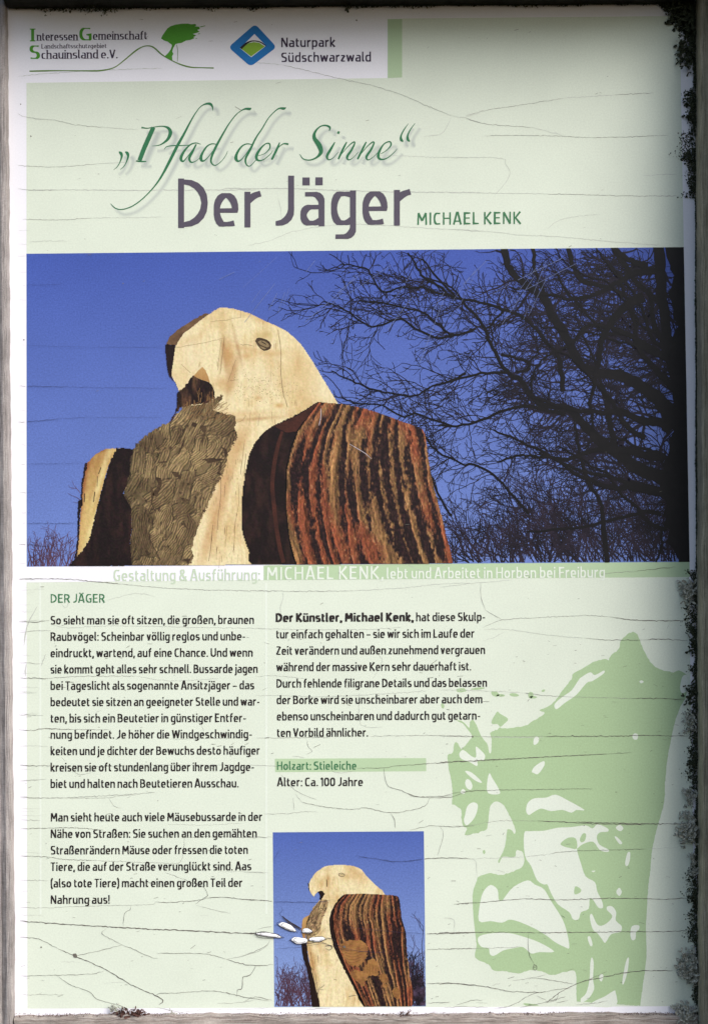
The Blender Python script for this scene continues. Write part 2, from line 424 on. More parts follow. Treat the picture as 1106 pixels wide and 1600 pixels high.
b = Buf(); b.poly(zd([(176, 104), (243, 172), (158, 238), (93, 186)]), .34); part(b, 'emblem_window', m_white, dia)
b = Buf(); b.poly(zd([(103, 192), (120, 172), (145, 156), (172, 150), (205, 155), (236, 176), (157, 234)]), .38); part(b, 'emblem_hill', m_apple, dia)
b = Buf(); stroke(b, zd([(97, 188, 14), (120, 166, 13), (145, 150, 9), (172, 144, 7), (205, 149, 7), (225, 160, 7), (243, 174, 4)]), .42); part(b, 'emblem_arc', m_black, dia)
for txt, X1, Y in (('Naturpark', 640, 180), ('Südschwarzwald', 846, 266)):
    b = Buf(); zt(b, txt, 330, X1, Y, 55, z=(350, 25, 3.687), wv=.15, wh=.12, slope=-.006)
    part(b, 'logo_lettering', m_logo_violet, label='dark sans serif logo lettering reading ' + txt)

# script line with its printed soft shadow --------------------------
Z1 = Z(170, 140, 4.424); Z2 = Z(400, 140, 4.254)
SC = [Z1(p) for p in (
 [(72,430,8),(86,440,22),(92,462,16),(80,500,8),(62,532,6),(36,555,3)], [(116,430,8),(130,440,22),(136,462,16),(124,500,8),(106,532,6),(82,553,3)],
 [(228,262,12),(270,267,7),(330,257,7),(380,254,9),(415,268,20),(428,300,28),(408,345,20),(365,378,9),(330,388,5),(300,390,3)],
 [(310,262,32),(280,330,34),(245,410,34),(215,490,32)], [(190,493,9),(225,497,11),(262,497,8)],
 [(720,146,3),(718,120,12),(704,100,19),(675,98,13),(640,115,7),(610,150,7),(570,215,11),(520,310,17),(470,400,22),(420,500,21),(360,610,14),(300,690,9),(230,760,8),(160,808,8),(90,829,7),(45,818,7),(15,788,3)],
 [(385,415,3),(400,396,6),(440,388,8),(500,387,7),(560,384,6)],
 [(638,378,4),(600,369,8),(560,385,11),(520,430,17),(500,475,22),(515,496,12),(545,465,6),(600,390,6)],
 [(606,378,10),(580,430,17),(558,475,18),(572,503,11),(610,490,5),(645,455,3)],
 [(750,380,5),(715,375,8),(680,393,11),(648,440,17),(638,478,22),(655,494,12),(690,465,6),(745,390,5)],
 [(984,126,5),(975,134,19),(945,133,13),(915,147,7),(880,175,7),(830,240,9),(780,325,14),(740,400,18),(712,465,17),(710,505,12),(738,524,7),(780,495,5),(810,455,4),(822,425,3)],
 [(990,380,5),(955,375,8),(918,395,12),(888,440,18),(880,478,24),(900,495,12),(935,465,6),(990,385,5)])]
SC += [Z2(p) for p in (
 [(200,119,4),(185,126,19),(155,125,10),(120,150,7),(80,195,7),(40,262,9),(0,322,11),(-38,400,16),(-68,460,15),(-62,500,9),(-38,508,6),(-10,480,5),(12,455,4)],
 [(15,440,4),(60,425,5),(92,390,9),(90,360,10),(62,362,8),(25,400,16),(3,445,21),(15,471,13),(50,466,7),(95,430,5),(112,405,3)],
 [(158,352,8),(140,395,16),(105,466,14)], [(120,425,3),(155,380,6),(185,360,9),(216,363,14)],
 [(487,275,5),(491,252,14),(465,238,11),(428,245,9),(394,280,16),(388,322,26),(420,370,36),(432,415,28),(405,450,14),(360,468,9),(315,461,7),(292,430,4)],
 [(524,350,8),(495,400,18),(472,442,18),(482,466,9),(512,455,5),(548,415,3)], [(552,278,16),(544,294,16)],
 [(603,348,8),(580,392,15),(547,463,13)], [(555,445,3),(608,382,6),(645,350,9),(656,356,10),(636,400,15),(606,445,17),(614,467,9),(642,455,5),(680,415,3)],
 [(732,348,8),(710,392,15),(675,463,13)], [(683,445,3),(736,382,6),(772,350,9),(784,356,10),(764,400,15),(734,445,17),(742,467,9),(770,455,5),(812,415,3)],
 [(828,428,4),(870,402,6),(897,368,10),(888,346,9),(852,360,9),(822,405,16),(812,445,20),(830,464,13),(870,456,7),(915,420,5),(938,393,3)],
 [(1012,226,3),(982,268,8),(963,308,12),(965,335,20),(978,345,8)], [(1056,224,3),(1026,265,8),(1007,305,12),(1009,333,20),(1022,345,8)])]
cb = np.array([235, 241, 224.]); cs = np.array([200, 206, 198.])
NL = 9
for lv in range(NL):
    c = cb + (cs - cb) * ((lv + 1) / NL) ** 1.15
    m_ = print_mat('printed_shadow_ink', ink(*c), grain=.05)
    b = Buf()
    for i, s_ in enumerate(SC):
        sp = smooth(s_, sub=3)
        ws = [max(p[2] * .95 + (NL - 1 - lv) * 1.25 - 3.4, .05 if lv > 3 else .3) if p[2] * .95 + (NL - 1 - lv) * 1.25 > 3.4 else .02 for p in sp]
        b.ribbon([(p[0] + 8.2, p[1] + 7.8) for p in sp], ws, .10 + lv * .02 + (i % 5) * .0035)
    part(b, 'script_shadow', m_, label='soft grey printed shadow of the green script title')
b = Buf()
for i, s_ in enumerate(SC): stroke(b, s_, .32 + (i % 6) * .02, wmul=.92, wmin=.55)
part(b, 'script_lettering', m_script, label='green calligraphic title reading Pfad der Sinne in quotation marks')

# big title -----------------------------------------------------------
b = Buf(); typeset(b, 'Der', 278, 407.5, 356.5, 77.5, slope=-.010, wv=.120, wh=.088, gap=.11)
part(b, 'title_lettering', m_title, label='large slate violet title word Der')
b = Buf(); typeset(b, 'Jäger', 429.3, 641, 354.5, 77.5, slope=-.010, wv=.120, wh=.088, gap=.11)
part(b, 'title_lettering', m_title, label='large slate violet title word Jäger')
b = Buf(); typeset(b, 'MICHAEL KENK', 651.5, 813.5, 351.5, 19.2, slope=-.010, wv=.125, wh=.10, gap=.17)
part(b, 'artist_lettering', m_green, label='green capitals naming the artist beside the title')
# caption band
b = Buf(); typeset(b, 'Gestaltung & Ausführung:', 178, 406.5, 908, 18, slope=-.004, wv=.13, wh=.11)
part(b, 'caption_lettering', m_ghost, label='faint green caption lettering on the white band')
b = Buf(); typeset(b, 'MICHAEL KENK,', 417, 599, 906, 20, slope=-.008, wv=.13, wh=.11, gap=.17)
typeset(b, 'lebt und Arbeitet in Horben bei Freiburg', 604, 944.5, 904.5, 17, slope=-.006, wv=.13, wh=.11)
part(b, 'caption_lettering', m_field2, label='white caption lettering on the green band')
# running text ----------------------------------------------------------
L1 = [('So sieht man sie oft sitzen, die großen, braunen', 397), ('Raubvögel: Scheinbar völlig reglos und unbe-', 383.6), ('eindruckt, wartend, auf eine Chance. Und wenn', 395),
      ('sie kommt geht alles sehr schnell. Bussarde jagen', 402.8), ('bei Tageslicht als sogenannte Ansitzjäger – das', 397.3), ('bedeutet sie sitzen an geeigneter Stelle und war-', 406),
      ('ten, bis sich ein Beutetier in günstiger Entfer-', 384.7), ('nung befindet. Je höher die Windgeschwindig-', 394), ('keiten und je dichter der Bewuchs desto häufiger', 406),
      ('kreisen sie oft stundenlang über ihrem Jagdge-', 397.3), ('biet und halten nach Beutetieren Ausschau.', 373)]
YB = [975.8, 1001.4, 1027, 1052.4, 1078, 1103.5, 1129, 1154.4, 1180, 1205.6, 1231.2]
def line(txt, x0, x1, y, cap=13.5, wv=.152, wh=.125, mat=None, slope=-.003, lab=None):
    b = Buf(); typeset(b, txt, x0, x1, y, cap, slope=slope, wv=wv, wh=wh, gap=.118, space=.20)
    part(b, 'text_line', mat or m_black, label=lab or 'black text line reading ' + txt)
for (t_, x1), y in zip(L1, YB): line(t_, 79.8, x1, y)
line('DER JÄGER', 79.8, 164.5, 941.8, 13.6, .13, .11, m_green, lab='green heading DER JÄGER over the left column')
L2 = [('Man sieht heute auch viele Mäusebussarde in der', 409.8), ('Nähe von Straßen: Sie suchen an den gemähten', 401.5), ('Straßenrändern Mäuse oder fressen die toten', 387.5),
      ('Tiere, die auf der Straße verunglückt sind. Aas', 392.7), ('(also tote Tiere) macht einen großen Teil der', 378.8), ('Nahrung aus!', 172)]
for i, (t_, x1) in enumerate(L2): line(t_, 80, x1, 1283.6 + i * 25.75)
b = Buf(); typeset(b, 'Der Künstler, Michael Kenk,', 431.5, 645.7, 971.8, 13.6, slope=-.005, wv=.24, wh=.17, gap=.15); part(b, 'text_line', m_black, label='bold black opening words of the right column')
line('hat diese Skulp-', 650, 757.8, 970.8, slope=-.005)
L3 = [('tur einfach gehalten – sie wir sich im Laufe der', 740.7), ('Zeit verändern und außen zunehmend vergrauen', 757.4), ('während der massive Kern sehr dauerhaft ist.', 735.7),
      ('Durch fehlende filigrane Details und das belassen', 760.4), ('der Borke wird sie unscheinbarer aber auch dem', 753.2), ('ebenso unscheinbaren und dadurch gut getarn-', 750), ('ten Vorbild ähnlicher.', 575)]
for i, (t_, x1) in enumerate(L3): line(t_, 431.8 + i * .2, x1, 997.6 + i * 25.65, slope=-.0045)
line('Holzart: Stieleiche', 433, 556.8, 1203, 13.2, .135, .115, m_green, lab='green text line naming the wood species')
line('Alter: Ca. 100 Jahre', 433.5, 567, 1228.6)

# green silhouette ---------------------------------------------------------
A = Z(690, 970, 2.765); B = Z(690, 1230, 2.764)
OUT = A([(825,47),(845,60),(860,100),(885,155),(915,195),(960,215),(1000,222),(1022,213),(1045,225),(1062,245),(1058,290),(1050,335),(1030,370),(1005,440),(985,530),(970,620),(962,720)]) + \
 B([(962,20),(960,60),(945,120),(920,210),(905,280),(900,350),(890,430),(885,520),(880,620),(883,700),(880,760),(868,850),(855,945)])
OUT2 = B([(582,925),(580,870),(580,820),(570,792),(520,800),(475,812),(430,795),(380,790),(330,805),(280,795),(225,792),(200,765),(150,742),(143,720),(150,680),(140,600),(133,500),(135,450),(150,405),(160,385),(210,372),(260,378),(330,355),(352,335),(355,295),(340,275),(320,275),(316,300),(290,302),(262,300),(248,327),(243,318),(258,290),(272,255),(278,215),(283,182),(300,185),(312,200),(318,190),(300,140),(268,80),(235,62),(210,80),(203,120),(198,165),(190,185),(150,198),(105,208),(100,200),(108,178),(92,166),(84,130),(84,100),(62,80),(45,78)]) + \
 A([(42,830),(45,720),(30,640),(25,580),(48,570),(53,532),(65,525),(80,550),(95,548),(120,515),(130,495),(108,465),(85,440),(58,430),(75,430),(98,442),(118,462),(122,435),(137,430),(150,450),(165,490),(195,530),(205,570),(213,565),(215,510),(208,485),(225,475),(240,470),(250,460),(265,465),(320,460),(370,450),(390,435),(440,405),(440,395),(420,385),(460,370),(500,330),(520,300),(560,250),(565,230),(600,210),(650,180),(700,165),(720,170),(725,155),(765,120),(770,90),(800,58)])
so_ = smooth(OUT, sub=2) + smooth(OUT2, sub=3)
b = Buf(); b.poly(wobble(so_ + so_[:1], 2.5, .42)[:-1], .13)
for (x, y, rx, ry, t_) in ((85,300,22,9,0),(155,293,30,5,-.1),(230,316,18,11,.3),(255,322,18,6,0),(312,320,20,7,.1),(383,322,11,15,.3),(395,330,16,6,0),(438,302,8,5,-.6),(4,368,7,13,-.2)):
    p = A([(x, y)])[0]; b.ell(p[0], p[1], rx / 2.765, ry / 2.765, t_, .13, 12, .15)
b.poly(smooth(A([(215,432),(228,408),(240,392),(252,402),(286,424),(268,446),(252,458),(240,446),(218,446)]), True, 3), .131)
for (x, y, rx, ry) in ((182, 280, 6, 9), (370, 938, 18, 6), (395, 940, 22, 4)):
    p = B([(x, y)])[0]; b.ell(p[0], p[1], rx / 2.765, ry / 2.765, .1, .131, 10, .15)
sil = part(b, 'bird_silhouette', m_sil, label='large pale green silhouette of the carved bird on the right')
H = Buf()
for pts in (
 [(485,365),(500,345),(530,322),(560,300),(590,256),(600,245),(640,222),(660,235),(698,215),(698,228),(650,260),(625,268),(580,320),(530,355),(495,382)],
 [(400,505),(412,500),(420,512),(412,530),(398,536),(395,522)], [(388,652),(400,630),(438,606),(442,625),(415,662),(394,656)],
 [(75,575),(93,558),(128,585),(148,588),(146,545),(160,552),(186,580),(180,602),(155,603),(152,628),(120,610),(85,597)],
 [(100,650),(128,655),(172,695),(160,698),(130,680)], [(100,700),(108,684),(122,690),(132,712),(125,730),(108,722)], [(80,742),(90,727),(102,735),(95,748)],
 [(195,702),(205,658),(218,680),(245,725),(248,748),(200,745)], [(852,262),(862,257),(871,264),(860,270)], [(822,498),(832,486),(846,492),(843,512),(828,512)],
 [(1030,270),(1040,238),(1060,240),(1058,300),(1036,312),(1028,295)]):
    H = Buf(); H.poly(smooth(A(pts), True, 3), .17); part(H, 'silhouette_gap', m_silgap, sil)
for pts in (
 [(363,100),(372,66),(400,48),(450,45),(490,32),(540,55),(615,98),(580,98),(558,110),(520,98),(470,103),(430,92),(400,105),(375,120)],
 [(100,120),(110,82),(135,65),(155,76),(150,110),(135,140),(107,165),(95,145)],
 [(355,200),(380,190),(440,188),(500,175),(560,172),(620,165),(650,178),(672,160),(715,178),(715,192),(682,195),(668,215),(680,248),(720,270),(712,280),(680,270),(652,235),(610,245),(590,260),(583,272),(600,330),(620,385),(660,410),(670,450),(690,490),(695,520),(675,520),(655,490),(638,480),(633,525),(600,540),(590,570),(565,570),(550,540),(500,505),(470,455),(455,420),(440,420),(410,400),(385,340),(358,295)],
 [(750,175),(768,162),(783,178),(768,190)], [(745,215),(755,215),(778,240),(766,245)], [(790,330),(800,285),(812,282),(810,318),(800,340)],
 [(752,452),(765,434),(776,452),(765,470)], [(645,362),(662,360),(655,367)],
 [(160,578),(165,500),(180,450),(210,422),(240,442),(245,483),(260,490),(275,470),(310,430),(370,402),(400,420),(440,440),(470,490),(520,570),(540,630),(550,693),(530,690),(490,670),(450,640),(400,610),(330,580),(290,572),(260,585),(210,578)],
 [(155,665),(165,642),(220,630),(290,630),(350,645),(420,670),(485,710),(420,712),(385,718),(350,690),(310,695),(265,705),(225,728),(207,720),(202,695),(172,690)],
 [(638,560),(648,548),(668,590),(690,598),(720,580),(735,555),(712,530),(714,515),(735,515),(752,540),(750,575),(775,600),(770,625),(730,635),(705,672),(690,655),(670,630),(650,612)],
 [(820,600),(850,597),(850,615),(838,625),(835,655),(820,660),(813,635)], [(628,650),(640,645),(650,680),(640,685)],
 [(640,760),(647,735),(655,760),(652,830),(657,870),(635,910),(603,930),(600,912),(622,890),(637,830)], [(790,770),(800,738),(807,742),(800,800),(785,848),(778,843)],
 [(680,812),(690,806),(697,815),(690,838),(680,832)], [(638,945),(665,920),(700,905),(740,880),(749,885),(749,945)]):
    H = Buf(); H.poly(smooth(B(pts), True, 3), .17); part(H, 'silhouette_gap', m_silgap, sil)
for pts in ([(512,242),(545,218),(578,222),(582,265),(550,262),(522,254)], [(595,225),(608,200),(622,203),(617,230),(602,238)], [(572,462),(575,428),(600,440),(596,455)]):
    I = Buf(); I.poly(smooth(B(pts), True, 3), .20); part(I, 'silhouette_speck', m_sil, sil)

# ------------------------------------------------------------------ printed photograph, large
def sky_mat(name, top, bot, y0, y1):
    m = print_mat(name, ink(*top), grain=.22, patch=.04)
    t = m.node_tree; uv = t.nodes['UV Map']; sep = N(t, 'ShaderNodeSeparateXYZ'); t.links.new(uv.outputs[0], sep.inputs[0])
    mr = N(t, 'ShaderNodeMapRange'); mr.inputs['From Min'].default_value = -y0 / 100; mr.inputs['From Max'].default_value = -y1 / 100
    t.links.new(sep.outputs['Y'], mr.inputs['Value'])
    mx = N(t, 'ShaderNodeMix', data_type='RGBA'); mx.inputs['A'].default_value = ink(*top); mx.inputs['B'].default_value = ink(*bot)
    t.links.new(mr.outputs[0], mx.inputs['Factor'])
    vm = [n for n in t.nodes if n.type == 'VECT_MATH'][0]; t.links.new(mx.outputs['Result'], vm.inputs[0])
    return m
def clip_poly(pts, R):
    """cut a polygon to the four-sided picture R"""
    for i in range(4):
        a, b_ = R[i], R[(i + 1) % 4]; out = []
        side = lambda p: (b_[0] - a[0]) * (p[1] - a[1]) - (b_[1] - a[1]) * (p[0] - a[0])
        for j in range(len(pts)):
            p, q = pts[j - 1], pts[j]; sp_, sq = side(p), side(q)
            if (sp_ >= 0) != (sq >= 0):
                t = sp_ / (sp_ - sq); out.append((p[0] + (q[0] - p[0]) * t, p[1] + (q[1] - p[1]) * t))
            if sq >= 0: out.append((q[0], q[1]))
        pts = out
        if not pts: return []
    return pts
def inside(p, R, mrg=0):
    for i in range(4):
        a, b_ = R[i], R[(i + 1) % 4]; L = math.dist(a, b_)
        if ((b_[0] - a[0]) * (p[1] - a[1]) - (b_[1] - a[1]) * (p[0] - a[0])) / L < mrg: return False
    return True
R1 = [(42, 396.5), (1067.5, 386.2), (1076.5, 878), (42.5, 885.5)]
b = Buf(); b.poly(R1, .15)
photo = part(b, 'printed_photograph', sky_mat('printed_blue_sky', (73, 95, 180), (116, 138, 206), 400, 880), label='wide printed photograph of the carved bird under a blue sky')

def branch_strip(buf, pts, w0, w1, R, h):
    out = [];
    for p in pts:
        if not inside(p, R, .4): break
        out.append(p)
    if len(out) >= 2:
        n = len(pts) - 1
        buf.ribbon(out, [w0 + (w1 - w0) * i / n for i in range(len(out))], h)
    return out
cnt = [0]
def grow(buf, x, y, ang, L, w0, depth, R, bias, kink=.28, dens=1.0, minw=.7):
    n = max(3, int(L / 7)); pts = [(x, y)]; a = ang
    for i in range(n):
        a += rnd.gauss(0, kink); a += math.sin(bias - a) * .10
        x += math.cos(a) * L / n; y += math.sin(a) * L / n; pts.append((x, y))
    cnt[0] += 1
    out = branch_strip(buf, pts, w0, max(w0 * .35, minw), R, .2 + (cnt[0] % 30) * .008)
    if depth <= 0: return
    for i in range(1, len(out)):
        if rnd.random() < .62 * dens:
            sgn = rnd.choice((-1, 1)); aa = math.atan2(out[i][1] - out[i-1][1], out[i][0] - out[i-1][0])
            fr = 1 - .5 * i / n
            grow(buf, out[i][0], out[i][1], aa + sgn * rnd.uniform(.35, 1.15), L * rnd.uniform(.35, .68) * fr, max(minw, w0 * rnd.uniform(.35, .62)), depth - 1, R, bias + rnd.uniform(-.8, .8), kink, dens, minw)
T6 = Z(706, 380, 2.765); T5 = Z(350, 380, 2.765)
LIMBS = [T6(p) for p in (
 [(1010,1060,52),(900,1010,44),(780,960,40),(720,910,36),(640,860,32),(560,775,26),(500,715,24),(430,705,18),(370,690,17),(330,640,16),(290,590,14),(240,555,11),(210,520,11),(185,465,10),(155,415,10),(148,385,10),(110,320,8),(60,270,7),(20,215,5),(-30,180,4),(-110,150,3)],
 [(1020,830,60),(930,720,48),(850,640,42),(780,600,38),(720,570,34),(640,560,30),(560,530,28),(510,440,30),(470,370,28),(430,310,26),(400,240,24),(330,190,22),(270,140,20),(235,80,22),(225,20,24)],
 [(700,890,26),(690,820,18),(675,760,18),(670,700,14),(655,640,10),(640,590,8),(620,520,7),(590,450,6),(560,390,6)],
 [(890,10,34),(900,120,36),(905,230,32),(920,330,30),(930,430,30),(960,550,40),(990,680,46)],
 [(700,20,20),(740,90,18),(780,150,16),(840,210,16),(900,260,20)],
 [(500,20,14),(520,90,14),(560,160,16),(620,180,12),(700,200,12),(760,240,8)],
 [(350,20,12),(355,90,10),(370,150,9),(400,220,9)],
 [(1000,480,30),(900,470,16),(800,420,12),(740,390,10),(660,390,8),(600,330,8),(540,260,8),(490,200,6),(450,120,6)],
 [(490,740,14),(400,720,11),(300,705,9),(200,730,8),(100,775,7),(0,790,6),(-60,785,4)],
 [(480,640,16),(470,560,14),(455,480,12),(400,420,10),(350,360,10),(290,310,9),(220,285,8),(160,265,7),(80,245,7),(20,235,6),(-60,150,5),(-130,70,4)],
 [(210,480,8),(270,495,8),(330,515,9),(325,545,9),(280,555,8)], [(330,515,5),(370,480,5),(365,450,4)],
 [(220,290,6),(180,340,6),(150,370,6)],
 [(1000,1100,30),(880,1060,18),(780,1040,14),(680,1010,11),(580,990,9),(480,950,8),(380,900,7),(280,850,6),(180,810,4)],
 [(600,1060,13),(570,980,10),(545,880,9),(530,780,8)], [(670,1380,16),(650,1200,13),(640,1120,10),(600,1060,9)],
 [(330,1170,8),(270,1100,7),(200,1020,6),(110,960,6),(40,950,5),(-60,900,5),(-105,850,4),(-180,790,4)],
 [(900,1170,16),(830,1160,12),(760,1180,10),(660,1200,9),(560,1230,8),(440,1240,7),(320,1250,5)],
 [(0,790,6),(-80,760,5),(-160,740,4),(-220,750,4),(-300,700,3),(-400,690,3),(-470,670,2)],
 [(60,560,7),(-20,600,6),(-90,620,5),(-160,660,5),(-250,650,4),(-340,630,4),(-440,590,3),(-520,550,2)],
 [(0,400,7),(-60,410,6),(-140,380,6),(-220,330,5),(-280,345,5),(-360,360,4),(-440,300,4),(-500,270,3),(-560,250,2)],
 [(-10,230,8),(-60,180,7),(-120,150,6),(-160,90,5),(-190,40,4)],
 [(20,235,7),(-60,215,6),(-130,190,5),(-220,190,5),(-300,210,4),(-350,130,4),(-400,100,3),(-480,90,2)],
 [(100,370,7),(10,400,6),(-50,360,5),(-120,300,5),(-200,280,4),(-300,260,4),(-400,250,3)],
 [(250,560,8),(150,560,7),(60,580,6),(-20,600,5)],
 [(0,1180,6),(-60,1080,5),(-110,960,4),(-160,900,3)])]
def limb(buf, sp, h):
    n = len(sp); L = []
    for i in range(n):
        a = sp[max(i - 1, 0)]; b_ = sp[min(i + 1, n - 1)]; d = math.hypot(b_[0] - a[0], b_[1] - a[1]) or 1
        w_ = sp[i][2] * rnd.uniform(.46, .56); nx, ny = -(b_[1] - a[1]) / d, (b_[0] - a[0]) / d
        L.append(((sp[i][0] + nx * w_, sp[i][1] + ny * w_), (sp[i][0] - nx * w_, sp[i][1] - ny * w_)))
    for i in range(n - 1):
        q = [L[i][0], L[i][1], L[i + 1][1], L[i + 1][0]]
        ar = sum(q[k - 1][0] * q[k][1] - q[k][0] * q[k - 1][1] for k in range(4))
        if ar < 0: q.reverse()
        q = clip_poly(q, R1)
        if len(q) > 2: buf.poly(q, h + (i % 2) * .004)
for k_ in range(16):    # more limbs coming in from the dark right side
    x, y = rnd.uniform(1000, 1085), rnd.uniform(395, 870); a = math.pi + rnd.uniform(-.1, .9) if y > 560 else math.pi + rnd.uniform(-.7, .5)
    w_ = rnd.uniform(4, 13); l = []
    for q in range(rnd.randint(8, 16)):
        l.append((x, y, w_)); a += rnd.gauss(0, .28); x += math.cos(a) * 22; y += math.sin(a) * 22; w_ *= .86
    LIMBS.append(l)
tw = Buf(); lb = Buf()
for i, l in enumerate(LIMBS):
    l = [(q[0], q[1], q[2] * 1.3 + .5) for q in l]
    sp = smooth(l, sub=4); sp = [(p[0] + rnd.gauss(0, .8), p[1] + rnd.gauss(0, .8), p[2]) for p in sp]
    limb(lb, sp, .46 + i * .009)
    for j in range(2, len(sp), 1):
        a = math.atan2(sp[j][1] - sp[j-1][1], sp[j][0] - sp[j-1][0])
        for _ in range(2):
            if rnd.random() < (.42 if i < 0 else .40):
                L = rnd.uniform(24, 95)
                grow(tw, sp[j][0], sp[j][1], a + rnd.choice((-1, 1)) * rnd.uniform(.4, 1.3), L, min(4.6, max(1.5, sp[j][2] * .36)), 3 if rnd.random() < .35 else 2, R1, math.pi + rnd.uniform(-.7, .6), .22, .75)
m_twig = print_mat('printed_twig_ink', ink(17, 15, 26), grain=.3, col2=ink(36, 30, 46), scale2=3.0)
m_limb = print_mat('printed_limb_ink', ink(12, 11, 16), grain=.25, col2=ink(24, 21, 25), scale2=4.0, contrast=(.45, .75))
part(tw, 'printed_twigs', m_twig, photo, label='dark web of bare twigs on the right of the photograph')
part(lb, 'printed_limbs', m_limb, photo)
# thicket low on the right and low on the left
m_thick = print_mat('printed_thicket_ink', ink(22, 18, 28), grain=.3, col2=ink(48, 38, 54), scale2=3)
b = Buf()
for i in range(230):
    x = rnd.uniform(690, 1070); y = 884.3 - (x - 42) * .00725 - (0 if i % 2 else rnd.random() * 14)
    hgt = rnd.uniform(40, 130) * (1.15 if x > 780 else .8)
    grow(b, x, y, -math.pi / 2 + rnd.uniform(-.9, .5), hgt, rnd.uniform(1.2, 2.6), 2, R1, -math.pi / 2 - .3, .24, .55, .6)
part(b, 'printed_thicket', m_thick, photo, label='tangled winter thicket at the lower right of the photograph')
b = Buf()
for i in range(55):
    x = rnd.uniform(44, 135); hgt = rnd.uniform(15, 48) + (x - 44) * .22 + (45 if rnd.random() < .12 else 0)
    grow(b, x, 884.6, -math.pi / 2 + rnd.uniform(-.6, .5), hgt, rnd.uniform(1.0, 2.0), 2, R1, -math.pi / 2, .2, .6, .5)
for q in ((128, 795), (126, 770), (127, 782)): grow(b, q[0], q[1], -2.4, 24, 1.0, 2, R1, -2.0, .3, .7, .4)
part(b, 'printed_thicket', print_mat('printed_bush_ink', ink(108, 80, 104), grain=.2, col2=ink(74, 46, 58), scale2=2), photo, label='purple brown bushes at the lower left of the photograph')
b = Buf(); pts = [(1078, 380), (1078, 882), (1060, 882), (1052, 858), (1040, 845), (1048, 830), (1034, 806), (1042, 790), (1028, 770), (1034, 745), (1036, 725), (1046, 710), (1046, 690), (1056, 668), (1052, 640), (1060, 600), (1050, 575), (1046, 545), (1056, 520), (1050, 480), (1044, 455), (1052, 430), (1040, 400), (1038, 380)]
pts = [(p[0] + rnd.gauss(0, 1.2), p[1]) for p in wobble(pts, 8, 2.5)]
b.poly(clip_poly(pts, R1), .445)  # trunk mass widened to paint in the shade along the right edge
part(b, 'printed_trunk_shade', m_limb, photo, label='black trunk mass with painted-in shade at the right edge of the photograph')


# ------------------------------------------------------------------ fine printed picture tissue: a grid of points, each with its ink
def vnoise(x, y, seed=0):
    xi = np.floor(x).astype(np.int64); yi = np.floor(y).astype(np.int64); fx = x - xi; fy = y - yi
    fx = fx * fx * (3 - 2 * fx); fy = fy * fy * (3 - 2 * fy)
    def hsh(a, b):
        n = (a * 374761393 + b * 668265263 + seed * 1442695041) & 0xffffffff
        n = ((n ^ (n >> 13)) * 1274126177) & 0xffffffff
        return ((n ^ (n >> 16)) & 0xffff) / 65535.0
    return (hsh(xi, yi) * (1 - fx) + hsh(xi + 1, yi) * fx) * (1 - fy) + (hsh(xi, yi + 1) * (1 - fx) + hsh(xi + 1, yi + 1) * fx) * fy
def fbm(x, y, seed=0, oct=4, gain=.55):
    s = 0; a = 1; t = 0
    for o in range(oct):
        s = s + a * vnoise(x * 2 ** o, y * 2 ** o, seed + o * 17); t += a; a *= gain
    return s / t
def mixc(a, b, t):
    t = np.clip(t, 0, 1)[..., None]; return a * (1 - t) + b * t
C_ = lambda *v: np.array(v, dtype=float)
m_tissue, _t, _b = newmat('printed_picture_ink', .5, .22)
_at = N(_t, 'ShaderNodeAttribute', attribute_name='ink'); _t.links.new(_at.outputs['Color'], _b.inputs['Base Color'])
